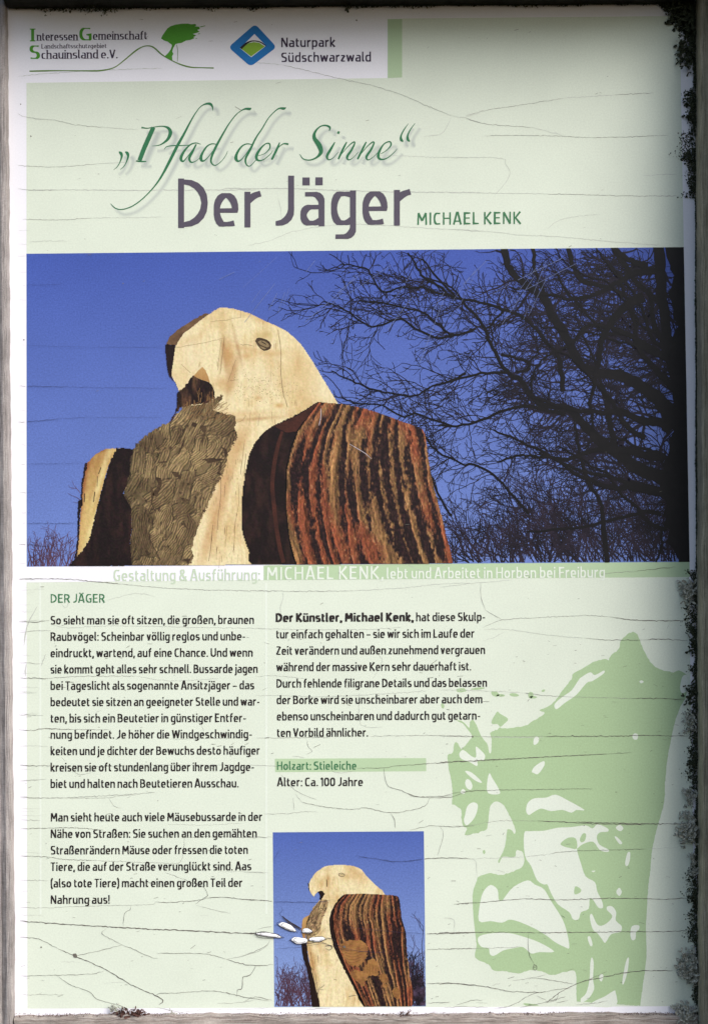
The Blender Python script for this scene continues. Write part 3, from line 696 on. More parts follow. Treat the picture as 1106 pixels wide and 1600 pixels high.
def tissue(name, poly, step, fn, h, parent, R, label=None, edge=1.3):
    pp = clip_poly([(p[0], p[1]) for p in poly], R)
    P_ = np.array(pp); x0, y0 = P_.min(0) - 1; x1, y1 = P_.max(0) + 1
    nx = int((x1 - x0) / step) + 1; ny = int((y1 - y0) / step) + 1
    X, Y = np.meshgrid(x0 + np.arange(nx) * step, y0 + np.arange(ny) * step)
    rgb = np.clip(fn(X, Y), 3, 253)
    rgb = rgb + (vnoise(X / 1.7, Y / 1.7, 91)[..., None] - .5) * 15 + (vnoise(X / 1.3 + 50, Y / 1.3, 7)[..., None] - .5) * C_(10, -6, 10)
    rgb = np.clip(rgb, 3, 253)
    l = rgb / 255.0; l = np.where(l <= .04045, l / 12.92, ((l + .055) / 1.055) ** 2.4) / np.array(GAIN)
    # faces whose centre is inside the outline
    cx = X[:-1, :-1] + step / 2; cy = Y[:-1, :-1] + step / 2
    ex = (fbm(cx / 3, cy / 3, 5, 3) - .5) * edge; cxw, cyw = cx + ex, cy + ex
    ins = np.zeros(cx.shape, bool); n = len(pp)
    for i in range(n):
        a, q = pp[i - 1], pp[i]
        if a[1] == q[1]: continue
        ins ^= ((a[1] > cyw) != (q[1] > cyw)) & (cxw < (q[0] - a[0]) * (cyw - a[1]) / (q[1] - a[1]) + a[0])
    for i in range(4):
        a, q = R[i], R[(i + 1) % 4]; L = math.dist(a, q)
        ins &= ((q[0] - a[0]) * (cy - a[1]) - (q[1] - a[1]) * (cx - a[0])) / L > step * .45
    j, i = np.nonzero(ins); v = j * nx + i
    f = np.stack([v, v + nx, v + nx + 1, v + 1], 1)
    used = np.unique(f); remap = np.full(nx * ny, -1); remap[used] = np.arange(len(used)); f = remap[f]
    px, py = X.ravel()[used], Y.ravel()[used]
    R2v, U2v, FW, CP = np.array(r2), np.array(u2), np.array(fwd), np.array(cam_pos)
    d = R2v * ((px[:, None] - 553) / F) + U2v * (-(py[:, None] - 800) / F) + FW
    co = CP + d * (-CP[1] / d[:, 1])[:, None]; co[:, 1] -= h * S
    me = bpy.data.meshes.new(name); me.vertices.add(len(co)); me.vertices.foreach_set('co', co.ravel())
    me.loops.add(len(f) * 4); me.loops.foreach_set('vertex_index', f.ravel().astype(np.int32))
    me.polygons.add(len(f)); me.polygons.foreach_set('loop_start', np.arange(0, len(f) * 4, 4, dtype=np.int32)); 
    at = me.attributes.new('ink', 'FLOAT_COLOR', 'POINT')
    c4 = np.ones((len(used), 4), np.float32); c4[:, :3] = l.reshape(-1, 3)[used]; at.data.foreach_set('color', c4.ravel())
    me.materials.append(m_tissue); me.update(calc_edges=True); me.validate()
    o = bpy.data.objects.new(name, me); COL.objects.link(o); o.parent = parent
    if label: o['label'] = label
    return o
def blob(X, Y, cx, cy, rx, ry, rot=0):
    c, s = math.cos(rot), math.sin(rot); u = ((X - cx) * c + (Y - cy) * s) / rx; v = (-(X - cx) * s + (Y - cy) * c) / ry
    return np.exp(-(u * u + v * v))
def wood_fn(k=1.0, seed=0, blobs=(), base=C_(246, 228, 182), tan=C_(214, 176, 118), gx=3.0, gy=60.0):
    def fn(X, Y):
        w = (fbm(X / 40, Y / 60, seed, 3) - .5) * 26
        g = fbm((X + w) / (gx * k), Y / (gy * k), seed + 3, 4)
        big = fbm(X / (34 * k), Y / (60 * k), seed + 9, 4); fine = fbm(X / 2.2, Y / 3.0, seed + 21, 3)
        c = mixc(base, tan, np.clip((g - .45) * 1.5, 0, 1) * .55 + np.clip((big - .48) * 2.2, 0, .8))
        c = c * (1 + (fine - .5) * .13)[..., None]
        cr = np.clip((.235 - fbm((X + w) / (1.6 * k), Y / (30 * k), seed + 33, 3)) * 9, 0, 1); c = mixc(c, C_(160, 124, 84), cr * .65)
        for (cx, cy, rx, ry, rot, col, am) in blobs: c = mixc(c, col, blob(X, Y, cx, cy, rx, ry, rot) * am * (.55 + .9 * fbm(X / 4, Y / 9, seed + 40, 3)))
        return c
    return fn
def bark_fn(xl, xr, ytop, ybot, n=13, seed=0, k=1.0, redmap=None, dry=.53):
    def fn(X, Y):
        L_ = np.interp(Y, [p[1] for p in xl], [p[0] for p in xl]); R_ = np.interp(Y, [p[1] for p in xr], [p[0] for p in xr])
        s = (X - L_) / (R_ - L_); t = (Y - ytop) / (ybot - ytop)
        s = 1 - (1 - s) ** 1.12 if False else s ** .96
        sw = s + (fbm(s * 5, t * 1.7, seed, 2) - .5) * .07 + (fbm(s * 40, t * 14, seed + 5, 3) - .5) * .016
        cell = sw * n
        A = .5 - .5 * np.cos(2 * np.pi * cell)                    # plates and furrows in turn
        B_ = fbm(sw * n * 1.15, t * 2.3, seed + 6, 3); D_ = fbm(sw * n * 3.1, t * 6, seed + 7, 3)
        rough = fbm(X / (1.9 * k), Y / (4.5 * k), seed + 11, 4); coarse = fbm(X / (5 * k), Y / (9 * k), seed + 16, 3)
        hgt = A * .50 + (B_ - .5) * 1.45 + (D_ - .5) * .85 + (coarse - .5) * .45 + .22
        hs = hgt + (rough - .5) * .45
        hx = np.gradient(hgt, axis=1) * 1.9 + np.gradient(rough, axis=1) * .9
        rd = fbm(s * 6, t * 2.2, seed + 12, 3) * 1.25 + (coarse - .5) * .3 + (redmap(s, t) if redmap else 0)
        ochre = mixc(C_(172, 126, 80), C_(112, 80, 52), D_ * 1.5 - .25)
        red = mixc(C_(152, 80, 52), C_(112, 60, 42), coarse * 1.8 - .4)
        c = mixc(ochre, red, np.clip((rd - dry) * 4, 0, .95))
        c = c * (1 + np.clip(hx, -.45, .5) * 1.0 + (rough - .5) * .55)[..., None]
        dark = mixc(C_(32, 19, 21), C_(78, 50, 44), np.clip((rough - .45) * 2.6, 0, 1))
        c = mixc(dark, c, np.clip((hs - .30) * 4.6, 0, 1))
        c = mixc(c, C_(206, 168, 120), np.clip((rough - .66) * 5, 0, .6) * np.clip((hs - .35) * 3, 0, 1) * (1 - np.clip((hs - .75) * 3, 0, 1)))
        return c
    return fn
def gouge_fn(seed=0, k=1.0, x0=190, x1=380, y0=600, y1=890, n=120, c0=C_(144, 122, 86), c1=C_(92, 74, 52), up=None):
    def fn(X, Y):
        rr = random.Random(seed); H = fbm(X / (5 * k), Y / (8 * k), seed, 4) * .8; tone = np.zeros_like(X)
        for i in range(n):
            cx, cy = rr.uniform(x0, x1), rr.uniform(y0, y1); rot = rr.gauss(.42, .22); rx = rr.uniform(7, 19) * k; fq = rr.uniform(1.3, 2.1); am = rr.uniform(.12, .5); ry = rx * rr.uniform(1.6, 4.2); bend = rr.uniform(-.012, .012) / k
            c, s = math.cos(rot), math.sin(rot); u = ((X - cx) * c + (Y - cy) * s); v = (-(X - cx) * s + (Y - cy) * c)
            r = np.where(v < 0, np.sqrt((u / rx) ** 2 + (v / (rx * 1.15)) ** 2), np.abs(u + v * v * bend) / rx)
            wob_ = fbm(X / 9, Y / 9, seed + i, 2) * .25
            m_ = (r + wob_ < 1.0) & (v < ry * (.8 + .5 * wob_))
            Hn = np.sin((r + wob_ * .6) * rx * fq / k) * am + fbm((u + 40) / 1.7, (v + 90) / 14, seed + i, 3) * 1.6 + fbm(X / 2.2, Y / 3.5, seed + i, 2) * .5 - (u / rx) * 1.1
            H = np.where(m_, Hn, H); tone = np.where(m_, rr.uniform(-.5, .5) + np.clip(u / rx, -1, 1) * .35, tone)
        g = np.gradient(H, axis=1) * 1.0 + np.gradient(H, axis=0) * .6
        c = mixc(c0, c1, .5 + tone * .55 + (fbm(X / 14, Y / 18, seed + 2, 3) - .5) * 1.2)
        c = c * (1 + np.clip(-g, -.62, .62) * .70)[..., None] * (1 - .28 * np.clip((x0 + (x1 - x0) * .28 - X) / ((x1 - x0) * .28), 0, 1))[..., None]
        dk = np.clip((.33 - fbm(X / 6, Y / 7, seed + 8, 4)) * 7, 0, 1); c = mixc(c, C_(48, 34, 26), dk * .8)
        return c
    return fn
def shade_fn(a=C_(28, 17, 17), b=C_(52, 32, 28), seed=3):
    return lambda X, Y: mixc(a, b, np.clip((fbm(X / 9, Y / 26, seed, 4) - .45) * 3, 0, 1))

# the carved bird ---------------------------------------------------------------
Y1 = Z(100, 470, 3.687); Y2 = Z(370, 600, 3.16); Y3 = Z(240, 470, 3.687)
m_wood = print_mat('printed_pale_wood', ink(244, 222, 172), grain=.09, col2=ink(218, 180, 118), scale2=1.1, stretch=(4.2, .8, 1), contrast=(.42, .80), patch=.06)
m_tan = print_mat('printed_tan_wood', ink(206, 164, 106), grain=.1, col2=ink(176, 126, 74), scale2=2, stretch=(3, 1, 1))
m_brown = print_mat('printed_carved_wood', ink(124, 104, 74), grain=.16, col2=ink(96, 78, 54), scale2=2.6, stretch=(1.5, 1.5, 1))
m_shade = print_mat('printed_black_shade', ink(40, 22, 20), grain=.2, col2=ink(26, 17, 16), scale2=2)
m_cut = print_mat('printed_cut_ink', ink(58, 42, 32), grain=.4, col2=ink(96, 76, 54), scale2=9)
m_gouge = print_mat('printed_gouge_ink', ink(74, 58, 42), grain=.2)
m_ridge = print_mat('printed_ridge_ink', ink(148, 126, 92), grain=.15)
def spart(build, name, mat, parent, **k):
    b = Buf(); build(b); return part(b, name, mat, parent, **k)
def cl(b, pts, h, R=R1, sub=3, sm=True):
    pp = smooth(pts, True, sub) if sm else [(p[0], p[1]) for p in pts]
    pp = [(p[0] + rnd.gauss(0, .28), p[1] + rnd.gauss(0, .28)) for p in wobble(pp + pp[:1], 2.6, .3)[:-1]]
    pp = clip_poly(pp, R)
    if pp: b.poly(pp, h)
PALE = Y3([(150,528),(128,470),(105,430),(112,340),(128,265),(165,195),(240,135),(320,78),(380,42),(410,41),(460,46),(550,72),(650,120),(750,165),(790,195),(840,240),(890,310),(940,390),(1000,490),(1060,590)]) + [(530, 640), (470, 700), (440, 890), (380, 892), (290, 892)] + Y1([(690,1500),(780,1250),(900,1000),(860,700),(700,600)])
TN = C_(206, 160, 104)
hb = [(352, 556, 4, 30, -.12, C_(176, 130, 84), .9), (362, 590, 5, 26, .2, C_(168, 122, 78), .8), (378, 690, 9, 30, .35, C_(206, 164, 112), .7), (352, 760, 8, 60, .25, C_(206, 160, 110), .6), (330, 830, 8, 50, .3, C_(204, 158, 108), .6), (470, 590, 24, 40, -.5, C_(226, 192, 136), .5), (395, 655, 50, 3, -.08, C_(190, 148, 100), .6), (290, 585, 16, 22, .3, C_(226, 194, 140), .5), (358, 555, 9, 26, -.12, TN, .95), (366, 580, 7, 22, .25, C_(190, 140, 88), .6), (352, 600, 16, 12, 0, TN, .8), (372, 545, 3, 30, -.25, C_(168, 126, 84), .5), (346, 560, 2.5, 24, .1, C_(186, 146, 96), .55),
      (386, 556, 7, 6, 0, TN, .8), (384, 545, 20, 4, .2, TN, .5), (437, 634, 7, 4, 0, C_(204, 158, 92), .8), (404, 622, 6, 4, 0, TN, .7), (412, 524, 13, 7, 0, C_(206, 176, 116), .8), (425, 552, 22, 6, 0, TN, .5), (466, 565, 7, 20, .1, TN, .45),
      (300, 530, 22, 5, -.4, TN, .35), (370, 648, 60, 5, -.05, TN, .35), (360, 700, 14, 40, .3, TN, .4), (345, 770, 12, 50, .2, C_(216, 170, 120), .5), (420, 500, 60, 7, .3, C_(214, 170, 112), .6), (500, 610, 20, 30, -.5, C_(250, 236, 200), .4), (300, 555, 20, 40, 0, C_(250, 236, 200), .5), (400, 590, 50, 30, 0, C_(250, 238, 200), .4)]
tissue('carved_head', smooth(PALE, True, 2), 1.25, wood_fn(1, 4, hb), .62, photo, R1, 'pale sunlit wood of the carved head and breast')
def f(b):
    cl(b, Y3([(75,252),(95,205),(150,160),(240,104),(300,72),(322,74),(240,137),(168,195),(132,256)]), .66, sm=False)
spart(f, 'beak_front', print_mat('printed_beak_brown', ink(132, 100, 72), grain=.16, col2=ink(92, 66, 48), scale2=5), photo)
tissue('beak_shade', smooth(Y3([(70,253),(100,256),(128,258),(118,330),(108,395),(108,445),(124,472),(100,445),(86,420),(74,330)]), True, 2), 1.0, shade_fn(C_(34, 20, 22), C_(88, 60, 52), 8), .66, photo, R1)
tissue('mouth_shade', smooth(Y3([(140,528),(175,500),(205,462),(235,430),(262,448),(318,468),(345,500),(352,560),(300,590),(220,600),(180,615),(150,615),(110,690),(95,698),(128,640),(137,580)]), True, 2), 1.0, shade_fn(C_(32, 19, 18), C_(112, 78, 54), 12), .70, photo, R1, edge=3)
spart(lambda b: cl(b, Y3([(232,432),(260,400),(283,380),(300,400),(328,470),(312,466),(262,448)]), .72, sm=False), 'beak_notch', m_tan, photo)
CH = Y1([(625,690),(660,640),(700,605),(790,600),(860,570),(915,540),(905,580),(855,625),(930,650),(990,665),(985,730),(1000,790),(960,850),(940,910),(920,990),(880,1060),(850,1130),(820,1200),(790,1260),(760,1340),(740,1430),(715,1532),(380,1532),(385,1400),(390,1250),(340,1130),(378,1000),(380,900),(400,855),(470,780),(560,720)])
tissue('carved_breast', smooth(CH, True, 2), 1.0, gouge_fn(11), .68, photo, R1, 'brown chisel-marked breast of the carved bird', 4.5)
# gouge marks in swirling fans
def inpoly(p, poly):
    c = False; n = len(poly)
    for i in range(n):
        a, q = poly[i - 1], poly[i]
        if (a[1] > p[1]) != (q[1] > p[1]) and p[0] < (q[0] - a[0]) * (p[1] - a[1]) / (q[1] - a[1]) + a[0]: c = not c
    return c
def f(b):
    for pts in ([(780,915),(850,905),(940,912),(880,925),(830,938),(820,920)], [(790,720),(825,720),(815,770),(800,820),(792,815),(805,760),(780,730)], [(905,840),(935,850),(945,880),(930,905),(925,870)],
                [(530,1015),(560,1020),(568,1060),(535,1130),(510,1120),(545,1060)], [(620,985),(665,990),(665,1020),(640,1010)], [(740,700),(770,705),(762,730),(735,720)],
                [(530,930),(600,922),(565,938)], [(900,930),(915,930),(900,990),(908,1005),(885,1000)], [(480,1225),(540,1215),(500,1232)], [(670,1130),(730,1150),(690,1160)], [(690,1270),(710,1300),(720,1320),(695,1300)], [(500,1060),(520,1100),(515,1140),(500,1190),(495,1225),(505,1150)],
                [(660,880),(700,780),(705,775),(690,830),(665,885)]):
        cl(b, Y1(pts), .95, sm=False)
spart(f, 'deep_cut', m_cut, photo)
tissue('far_wing', smooth(Y1([(312,850),(240,855),(185,885),(138,935),(120,1000),(106,1080),(100,1200),(88,1380),(78,1475),(110,1440),(150,1370),(190,1200),(230,1050),(270,920),(318,856)]), True, 2), 1.0,
       wood_fn(.7, 22, [(136, 726, 5, 30, .2, C_(150, 84, 50), .8), (128, 780, 4, 60, .1, C_(158, 96, 60), .7), (160, 740, 4, 60, .3, C_(240, 222, 160), .8), (145, 820, 4, 50, .35, C_(240, 222, 160), .8), (150, 706, 20, 4, -.3, C_(140, 84, 54), .7)], C_(218, 184, 118), C_(172, 126, 74)), .66, photo, R1)
tissue('wing_shade', Y1([(308,848),(330,846),(395,852),(402,870),(383,905),(382,1000),(362,1060),(342,1110),(388,1190),(392,1300),(384,1400),(392,1530),(30,1532),(70,1480),(110,1440),(150,1370),(190,1200),(230,1050),(270,920)]), 1.2, shade_fn(), .70, photo, R1, 'black shade inside the far wing', 3.0)
tissue('wing_edge_shade', Y1([(125,930),(138,935),(112,1060),(108,1180),(96,1200),(88,1380),(78,1480),(62,1500),(80,1380),(84,1160),(100,1140),(104,1050)]), 1.0, shade_fn(), .71, photo, R1, None, 3.0)
def f(b):
    for (x, y, L, w_, t) in ((195, 1010, 60, 3, 1.6), (215, 960, 40, 5, 1.9), (180, 1100, 60, 5, 1.7), (120, 1110, 50, 6, 1.6)):
        b.ribbon(wobble(Y1([(x, y), (x + math.cos(t) * L, y + math.sin(t) * L)]), 4, .4), w_ / 3.687, .69)
spart(f, 'wing_crack', m_gouge, photo)
BK = Y2([(415,92),(500,97),(560,106),(640,124),(720,150),(820,187),(900,215),(925,240),(937,310),(950,400),(962,470),(985,560),(1010,650),(1038,770),(1056,830),(1066,892),(1066,893),(290,893),(290,892),(262,800),(242,600),(245,400),(300,230),(350,165),(395,100)])
SH = Y2([(390,94),(420,94),(380,140),(320,230),(275,400),(262,600),(275,800),(300,895),(76,895),(62,830),(30,740),(24,640),(34,500),(62,350),(112,262),(180,206),(300,150)])
tissue('wing_hollow', smooth(SH, True, 2), 1.5, shade_fn(), .72, photo, R1, 'dark hollow behind the bark wing')
def f(b):
    cl(b, Y2([(392,96),(412,94),(370,140),(320,200),(290,235),(250,240),(215,225),(185,210),(300,155)]), .735, sm=False)
    stroke(b, Y2([(225,235,12),(205,300,18),(185,400,20),(176,500,20),(184,600,20),(198,720,20),(215,820,20),(232,882,20)]), .745)
spart(f, 'hollow_rim', print_mat('printed_rim_brown', ink(84, 44, 34), grain=.25, col2=ink(52, 30, 26), scale2=3), photo)

m_bark = print_mat('printed_bark_ground', ink(158, 84, 50), grain=.18, col2=ink(124, 76, 44), scale2=1.4, stretch=(2, .8, 1), patch=.1)
m_red = print_mat('printed_red_bark', ink(168, 78, 48), grain=.18, col2=ink(132, 66, 40), scale2=4)
m_plate = print_mat('printed_ochre_bark', ink(166, 118, 70), grain=.2, col2=ink(122, 84, 50), scale2=4.5)
m_furrow = print_mat('printed_bark_furrow', ink(38, 22, 24), grain=.3, col2=ink(66, 42, 40), scale2=5)
m_fleck = print_mat('printed_bark_fleck', ink(190, 152, 104), grain=.2, col2=ink(150, 106, 66), scale2=6)
XL = Y2([(395, 92), (345, 165), (300, 230), (262, 330), (245, 420), (240, 600), (256, 760), (290, 892)]); XR = Y2([(905, 92), (915, 215), (925, 240), (937, 310), (950, 400), (962, 470), (985, 560), (1010, 650), (1038, 770), (1066, 892)])
def redm(s, t): return .22 * np.exp(-((s - .12) / .13) ** 2) + .34 * np.exp(-((s - .34) / .16) ** 2 - ((t - .85) / .38) ** 2) + .22 * np.exp(-((s - .93) / .08) ** 2) - .16 * np.exp(-((s - .6) / .2) ** 2 - ((t - .2) / .5) ** 2)
tissue('bark_wing', smooth(BK, True, 2), 1.0, bark_fn(XL, XR, 629, 882, 12.5, 5, 1.0, redm), .78, photo, R1, 'reddish furrowed bark wing of the carved bird')
m_scr = print_mat('pale_scratch', ink(196, 184, 190), grain=.3)
def f(b):
    b.ribbon(wobble(Y2([(415,122),(416,160),(406,205)]), 3, .3), 1.1, 1.42)
spart(f, 'white_scratch', m_scr, photo)
def f(b):
    b.ribbon(Y2([(556,296),(600,322),(636,344),(665,370)]), [.6, 1.1, 1.0, .5], 1.42)
spart(f, 'white_scratch', m_scr, photo)
def f(b):
    for _ in range(26):   # fine scratches raking over the sky and the twigs
        x, y = rnd.uniform(330, 900), rnd.uniform(398, 470); L = rnd.uniform(20, 110); a = rnd.uniform(1.85, 2.25) if rnd.random() < .6 else rnd.uniform(2.3, 2.7)
        q = (x + math.cos(a) * L, y + math.sin(a) * L)
        if inside((x, y), R1, 1): b.ribbon(wobble([(x, y), q], 14, .25), rnd.uniform(.25, .55), 1.43)
spart(f, 'fine_scratch', print_mat('scratched_film', ink(128, 140, 186), grain=.4), photo, kind='stuff')
# head details: eye, pits, fissures
def f(b):
    b.poly(Y3([(600,238),(616,228),(640,232),(660,246),(668,262),(656,270),(636,262),(618,254)]), .82)
    b.poly(Y3([(612,262),(630,266),(650,276),(638,281),(622,274)]), .82)
spart(f, 'eye_rim', m_ridge, photo)
spart(lambda b: b.poly(Y3([(586,232),(594,216),(610,212),(628,216),(652,224),(668,236),(680,256),(674,276),(655,286),(636,288),(616,276),(600,256)]), .80), 'eye_socket', m_cut, photo)
def f(b):
    b.ribbon(Y3([(622,236),(636,244),(650,252)]), 1.3, .84)
spart(f, 'eye_pupil', m_shade, photo)
def f(b):
    e = Y3
    b.ribbon(wobble(e([(718,168),(728,230),(735,300),(733,400),(740,480),(750,545),(772,612)]), 5, .4), .75, .80)
    for pts in ([(160,365),(190,392),(215,415)], [(392,225),(382,300),(370,400)], [(410,205),(400,290),(385,420)], [(135,270),(300,240),(400,215)], [(500,250),(580,262)],
                [(560,640),(550,720)], [(612,650),(604,720)], [(682,640),(684,700)], [(440,460),(490,455)], [(475,340),(450,410),(430,470)], [(330,120),(420,112),(500,95)]):
        b.ribbon(wobble(e(pts), 4, .4), rnd.uniform(.3, .6), .80)
    for _ in range(230):
        x, y = rnd.gauss(590, 120), rnd.gauss(510, 55)
        if 440 < x < 1000 and y < 600:
            p = e([(x, y)])[0]; b.ell(p[0], p[1], rnd.uniform(.3, .9), rnd.uniform(.25, .6), rnd.uniform(0, 3), .80, 6, .2)
    for pts in ([(905,1030),(905,1130),(890,1230),(888,1320)], [(1040,820),(1030,900),(1018,1000)], [(1010,1060),(1008,1170),(985,1300),(980,1450)], [(930,1060),(925,1130)], [(1050,880),(1038,1010)],
                [(860,1290),(850,1400),(835,1500)], [(940,1300),(930,1420)], [(1000,700),(1030,690),(1050,660)]):
        b.ribbon(wobble(Y1(pts), 5, .35), rnd.uniform(.3, .75), .80)
    for _ in range(70):
        x, y = rnd.uniform(835, 1090), rnd.uniform(760, 1500); q = Y1([(x, y), (x + rnd.uniform(-6, 2), y + rnd.uniform(10, 50))])
        if x < 1015 and x > 800 + (1500 - y) * .1: b.ribbon(q, rnd.uniform(.2, .5), .803)
spart(f, 'wood_crack', print_mat('printed_crack_brown', ink(122, 94, 64), grain=.35, col2=ink(168, 136, 98), scale2=9), photo, kind='stuff')
def f(b):
    for _ in range(24):
        x = rnd.uniform(190, 352); y = rnd.uniform(500, 560) if x > 240 else rnd.uniform(560, 590)
        b.ribbon(wobble(Y3([(x, y), (x + rnd.uniform(-4, 6), y + rnd.uniform(18, 45))]), 3, .3), rnd.uniform(.5, 1.3), .74)
    for _ in range(60):
        x, y = rnd.uniform(170, 420), rnd.uniform(600, 700); a = rnd.uniform(-.9, -.3); L = rnd.uniform(15, 60)
        b.ribbon(Y3([(x, y), (x + math.cos(a) * L, y + math.sin(a) * L)]), rnd.uniform(.3, .9), .86)
spart(f, 'beak_fibre', print_mat('printed_fibre_brown', ink(136, 100, 64), grain=.2), photo)

# ------------------------------------------------------------------ printed photograph, small
R2 = [(426.3, 1300.5), (662, 1298.8), (665.2, 1572.5), (428.6, 1573.5)]
Zs = Z(420, 1295, 4.424)
b = Buf(); b.poly(R2, .15)
photo2 = part(b, 'printed_photograph', sky_mat('printed_small_sky', (84, 106, 184), (142, 164, 218), 1300, 1560), label='small upright printed photograph of the whole bird sculpture')
m_bush = print_mat('printed_small_bush', ink(98, 66, 82), grain=.3, col2=ink(68, 46, 60), scale2=4)
b = Buf()
for i in range(110):
    x = rnd.uniform(430, 495); grow(b, x, 1572.3 - (0 if i % 2 else rnd.random() * 25), -math.pi / 2 + rnd.uniform(-.6, .6), rnd.uniform(20, 58), rnd.uniform(.8, 1.5), 2, R2, -math.pi / 2, .22, .6, .45)
part(b, 'printed_thicket', m_bush, photo2, label='purple brown bushes at the left of the small photograph')
b = Buf()
for i in range(120):
    x = rnd.uniform(632, 664); grow(b, x, 1571.6 - (0 if i % 2 else rnd.random() * 20), -math.pi / 2 + rnd.uniform(-.6, .6), rnd.uniform(25, 85), rnd.uniform(.9, 2.0), 2, R2, -math.pi / 2, .22, .5, .45)
grow(b, 660, 1500, -1.8, 75, 1.2, 2, R2, -1.6, .2, .8, .4)
part(b, 'printed_thicket', print_mat('printed_small_bush_dark', ink(34, 26, 34), grain=.3, col2=ink(92, 72, 96), scale2=7, contrast=(.45, .7)), photo2, label='dark bushes at the right of the small photograph')
tissue('carved_body', smooth(Zs([(282,425),(274,402),(278,380),(300,335),(340,290),(385,262),(430,252),(480,250),(540,252),(590,258),(640,282),(670,320),(700,350),(740,390),(765,412),(800,452),(800,600),(660,1245),(345,1245),(330,1150),(290,960),(262,800),(268,640),(310,540),(358,488),(354,450),(340,434),(325,448),(310,468),(296,450)]), True, 2), .8, wood_fn(.5, 14, [(487, 1500, 5, 40, -.2, C_(200, 150, 92), .8), (512, 1376, 3, 9, 0, C_(190, 146, 92), .8), (540, 1370, 8, 6, 0, C_(210, 170, 112), .6), (500, 1470, 8, 20, 0, C_(206, 160, 100), .4), (560, 1368, 16, 10, .5, C_(206, 160, 104), .5)]), .40, photo2, R2, 'pale wooden body of the bird in the small photograph')
tissue('carved_breast', smooth(Zs([(360,492),(312,540),(275,610),(255,680),(262,760),(300,745),(350,715),(366,640),(398,560),(408,500),(385,490)]), True, 3), .7, gouge_fn(5, .35, 475, 515, 1403, 1470, 60, C_(180, 152, 110), C_(128, 102, 74)), .44, photo2, R2)
spart(lambda b: cl(b, Zs([(232,642),(245,615),(285,595),(270,640),(256,700),(250,770),(228,720)]), .44, R2), 'far_wing', m_tan, photo2)
def f(b):
    cl(b, Zs([(226,770),(262,800),(270,880),(292,960),(320,1080),(355,1240),(302,1240),(275,1020),(240,900),(230,850)]), .46, R2)
    cl(b, Zs([(338,432),(375,430),(386,452),(362,492),(352,486),(354,455)]), .46, R2, sm=False)
    cl(b, Zs([(272,375),(278,378),(284,430),(276,415)]), .46, R2, sm=False)
    cl(b, Zs([(500,470),(450,530),(420,620),(424,710),(455,830),(515,960),(585,1095),(662,1240),(730,1240),(600,1000),(520,820),(470,700),(470,560)]), .46, R2)
    for pts in ([(360,545),(375,560)], [(365,605),(385,598)], [(380,520),(378,540)], [(400,350),(402,400)]): b.ribbon(Zs(pts), 1.0, .47)
spart(f, 'printed_shade', m_shade, photo2)
def f(b):
    b.ribbon(smooth(Zs([(482,312),(500,306),(522,314),(520,326),(500,330),(485,322),(484,312)]), sub=3), .8, .5)
    b.ribbon(Zs([(490,318),(518,318)]), .7, .505)
    for pts in ([(450,1040),(470,1045)], [(550,1160),(600,1150)], [(290,850),(296,900)], [(300,960),(330,1150)], [(320,1000),(350,1200)], [(600,1120),(630,1190)]): b.ribbon(wobble(Zs(pts), 4, .3), .6, .5)
spart(f, 'wood_crack', m_gouge, photo2, kind='stuff')
BK2 = Zs([(492,478),(512,462),(535,452),(620,449),(700,450),(800,455),(880,462),(898,480),(910,540),(918,620),(940,690),(950,760),(955,850),(970,1000),(985,1240),(668,1240),(600,1090),(530,950),(478,820),(446,700),(442,600),(456,530)])
XL2 = Zs([(530, 445), (456, 530), (442, 600), (446, 700), (478, 820), (530, 950), (600, 1090), (668, 1240)]); XR2 = Zs([(895, 445), (910, 540), (918, 620), (940, 690), (955, 850), (970, 1000), (985, 1240)])
def redm2(s, t): return .16 * np.exp(-((t - .42) / .12) ** 2) + .12 * np.exp(-((s - .9) / .1) ** 2 - ((t - .2) / .25) ** 2) - .1 * t
tissue('bark_wing', smooth(BK2, True, 2), .75, bark_fn(XL2, XR2, 1396, 1573, 13, 31, .5, redm2), .50, photo2, R2, 'bark wing in the small photograph')
m_knot = print_mat('printed_knot_ochre', ink(176, 128, 72), grain=.15, col2=ink(136, 90, 52), scale2=5, stretch=(1, 2, 1))
kf = wood_fn(.35, 77, (), C_(172, 122, 70), C_(124, 80, 48), 14, 2.2)
for pts in ([(495,805),(520,785),(560,770),(610,768),(660,785),(685,830),(670,890),(640,935),(590,952),(550,935),(520,890)], [(560,1005),(600,975),(640,985),(668,940),(700,900),(735,905),(760,960),(748,1010),(690,1020),(670,1050),(655,1090),(615,1060)],
            [(765,1010),(790,1000),(815,1010),(825,1040),(805,1065),(775,1055)], [(785,1080),(805,1070),(820,1085),(808,1100),(790,1098)], [(860,1110),(880,1092),(900,1110),(908,1145),(890,1175),(868,1165),(855,1135)]):
    tissue('branch_scar', smooth(Zs(pts), True, 3), .6, kf, .58, photo2, R2, None, 5.0)
def f(b):
    for k in range(5): b.ribbon(smooth(Zs([(520 + k * 6, 830 + k * 22), (580, 845 + k * 20), (650 - k * 4, 825 + k * 20)]), sub=4), .5, .66 + k * .004)
    for k in range(10): b.ribbon(wobble(Zs([(660 + k * 10, 920 + k * 3), (655 + k * 11, 1000)]), 4, .3), .5, .68 + k * .003)
    for (x, y) in ((790, 1030), (880, 1135)):
        p = Zs([(x, y)])[0]; b.ribbon([(p[0] + 5 * math.cos(a / 2) * .8, p[1] + 7 * math.sin(a / 2)) for a in range(12)], .5, .72)
spart(f, 'scar_line', print_mat('printed_scar_brown', ink(112, 72, 42), grain=.2), photo2)

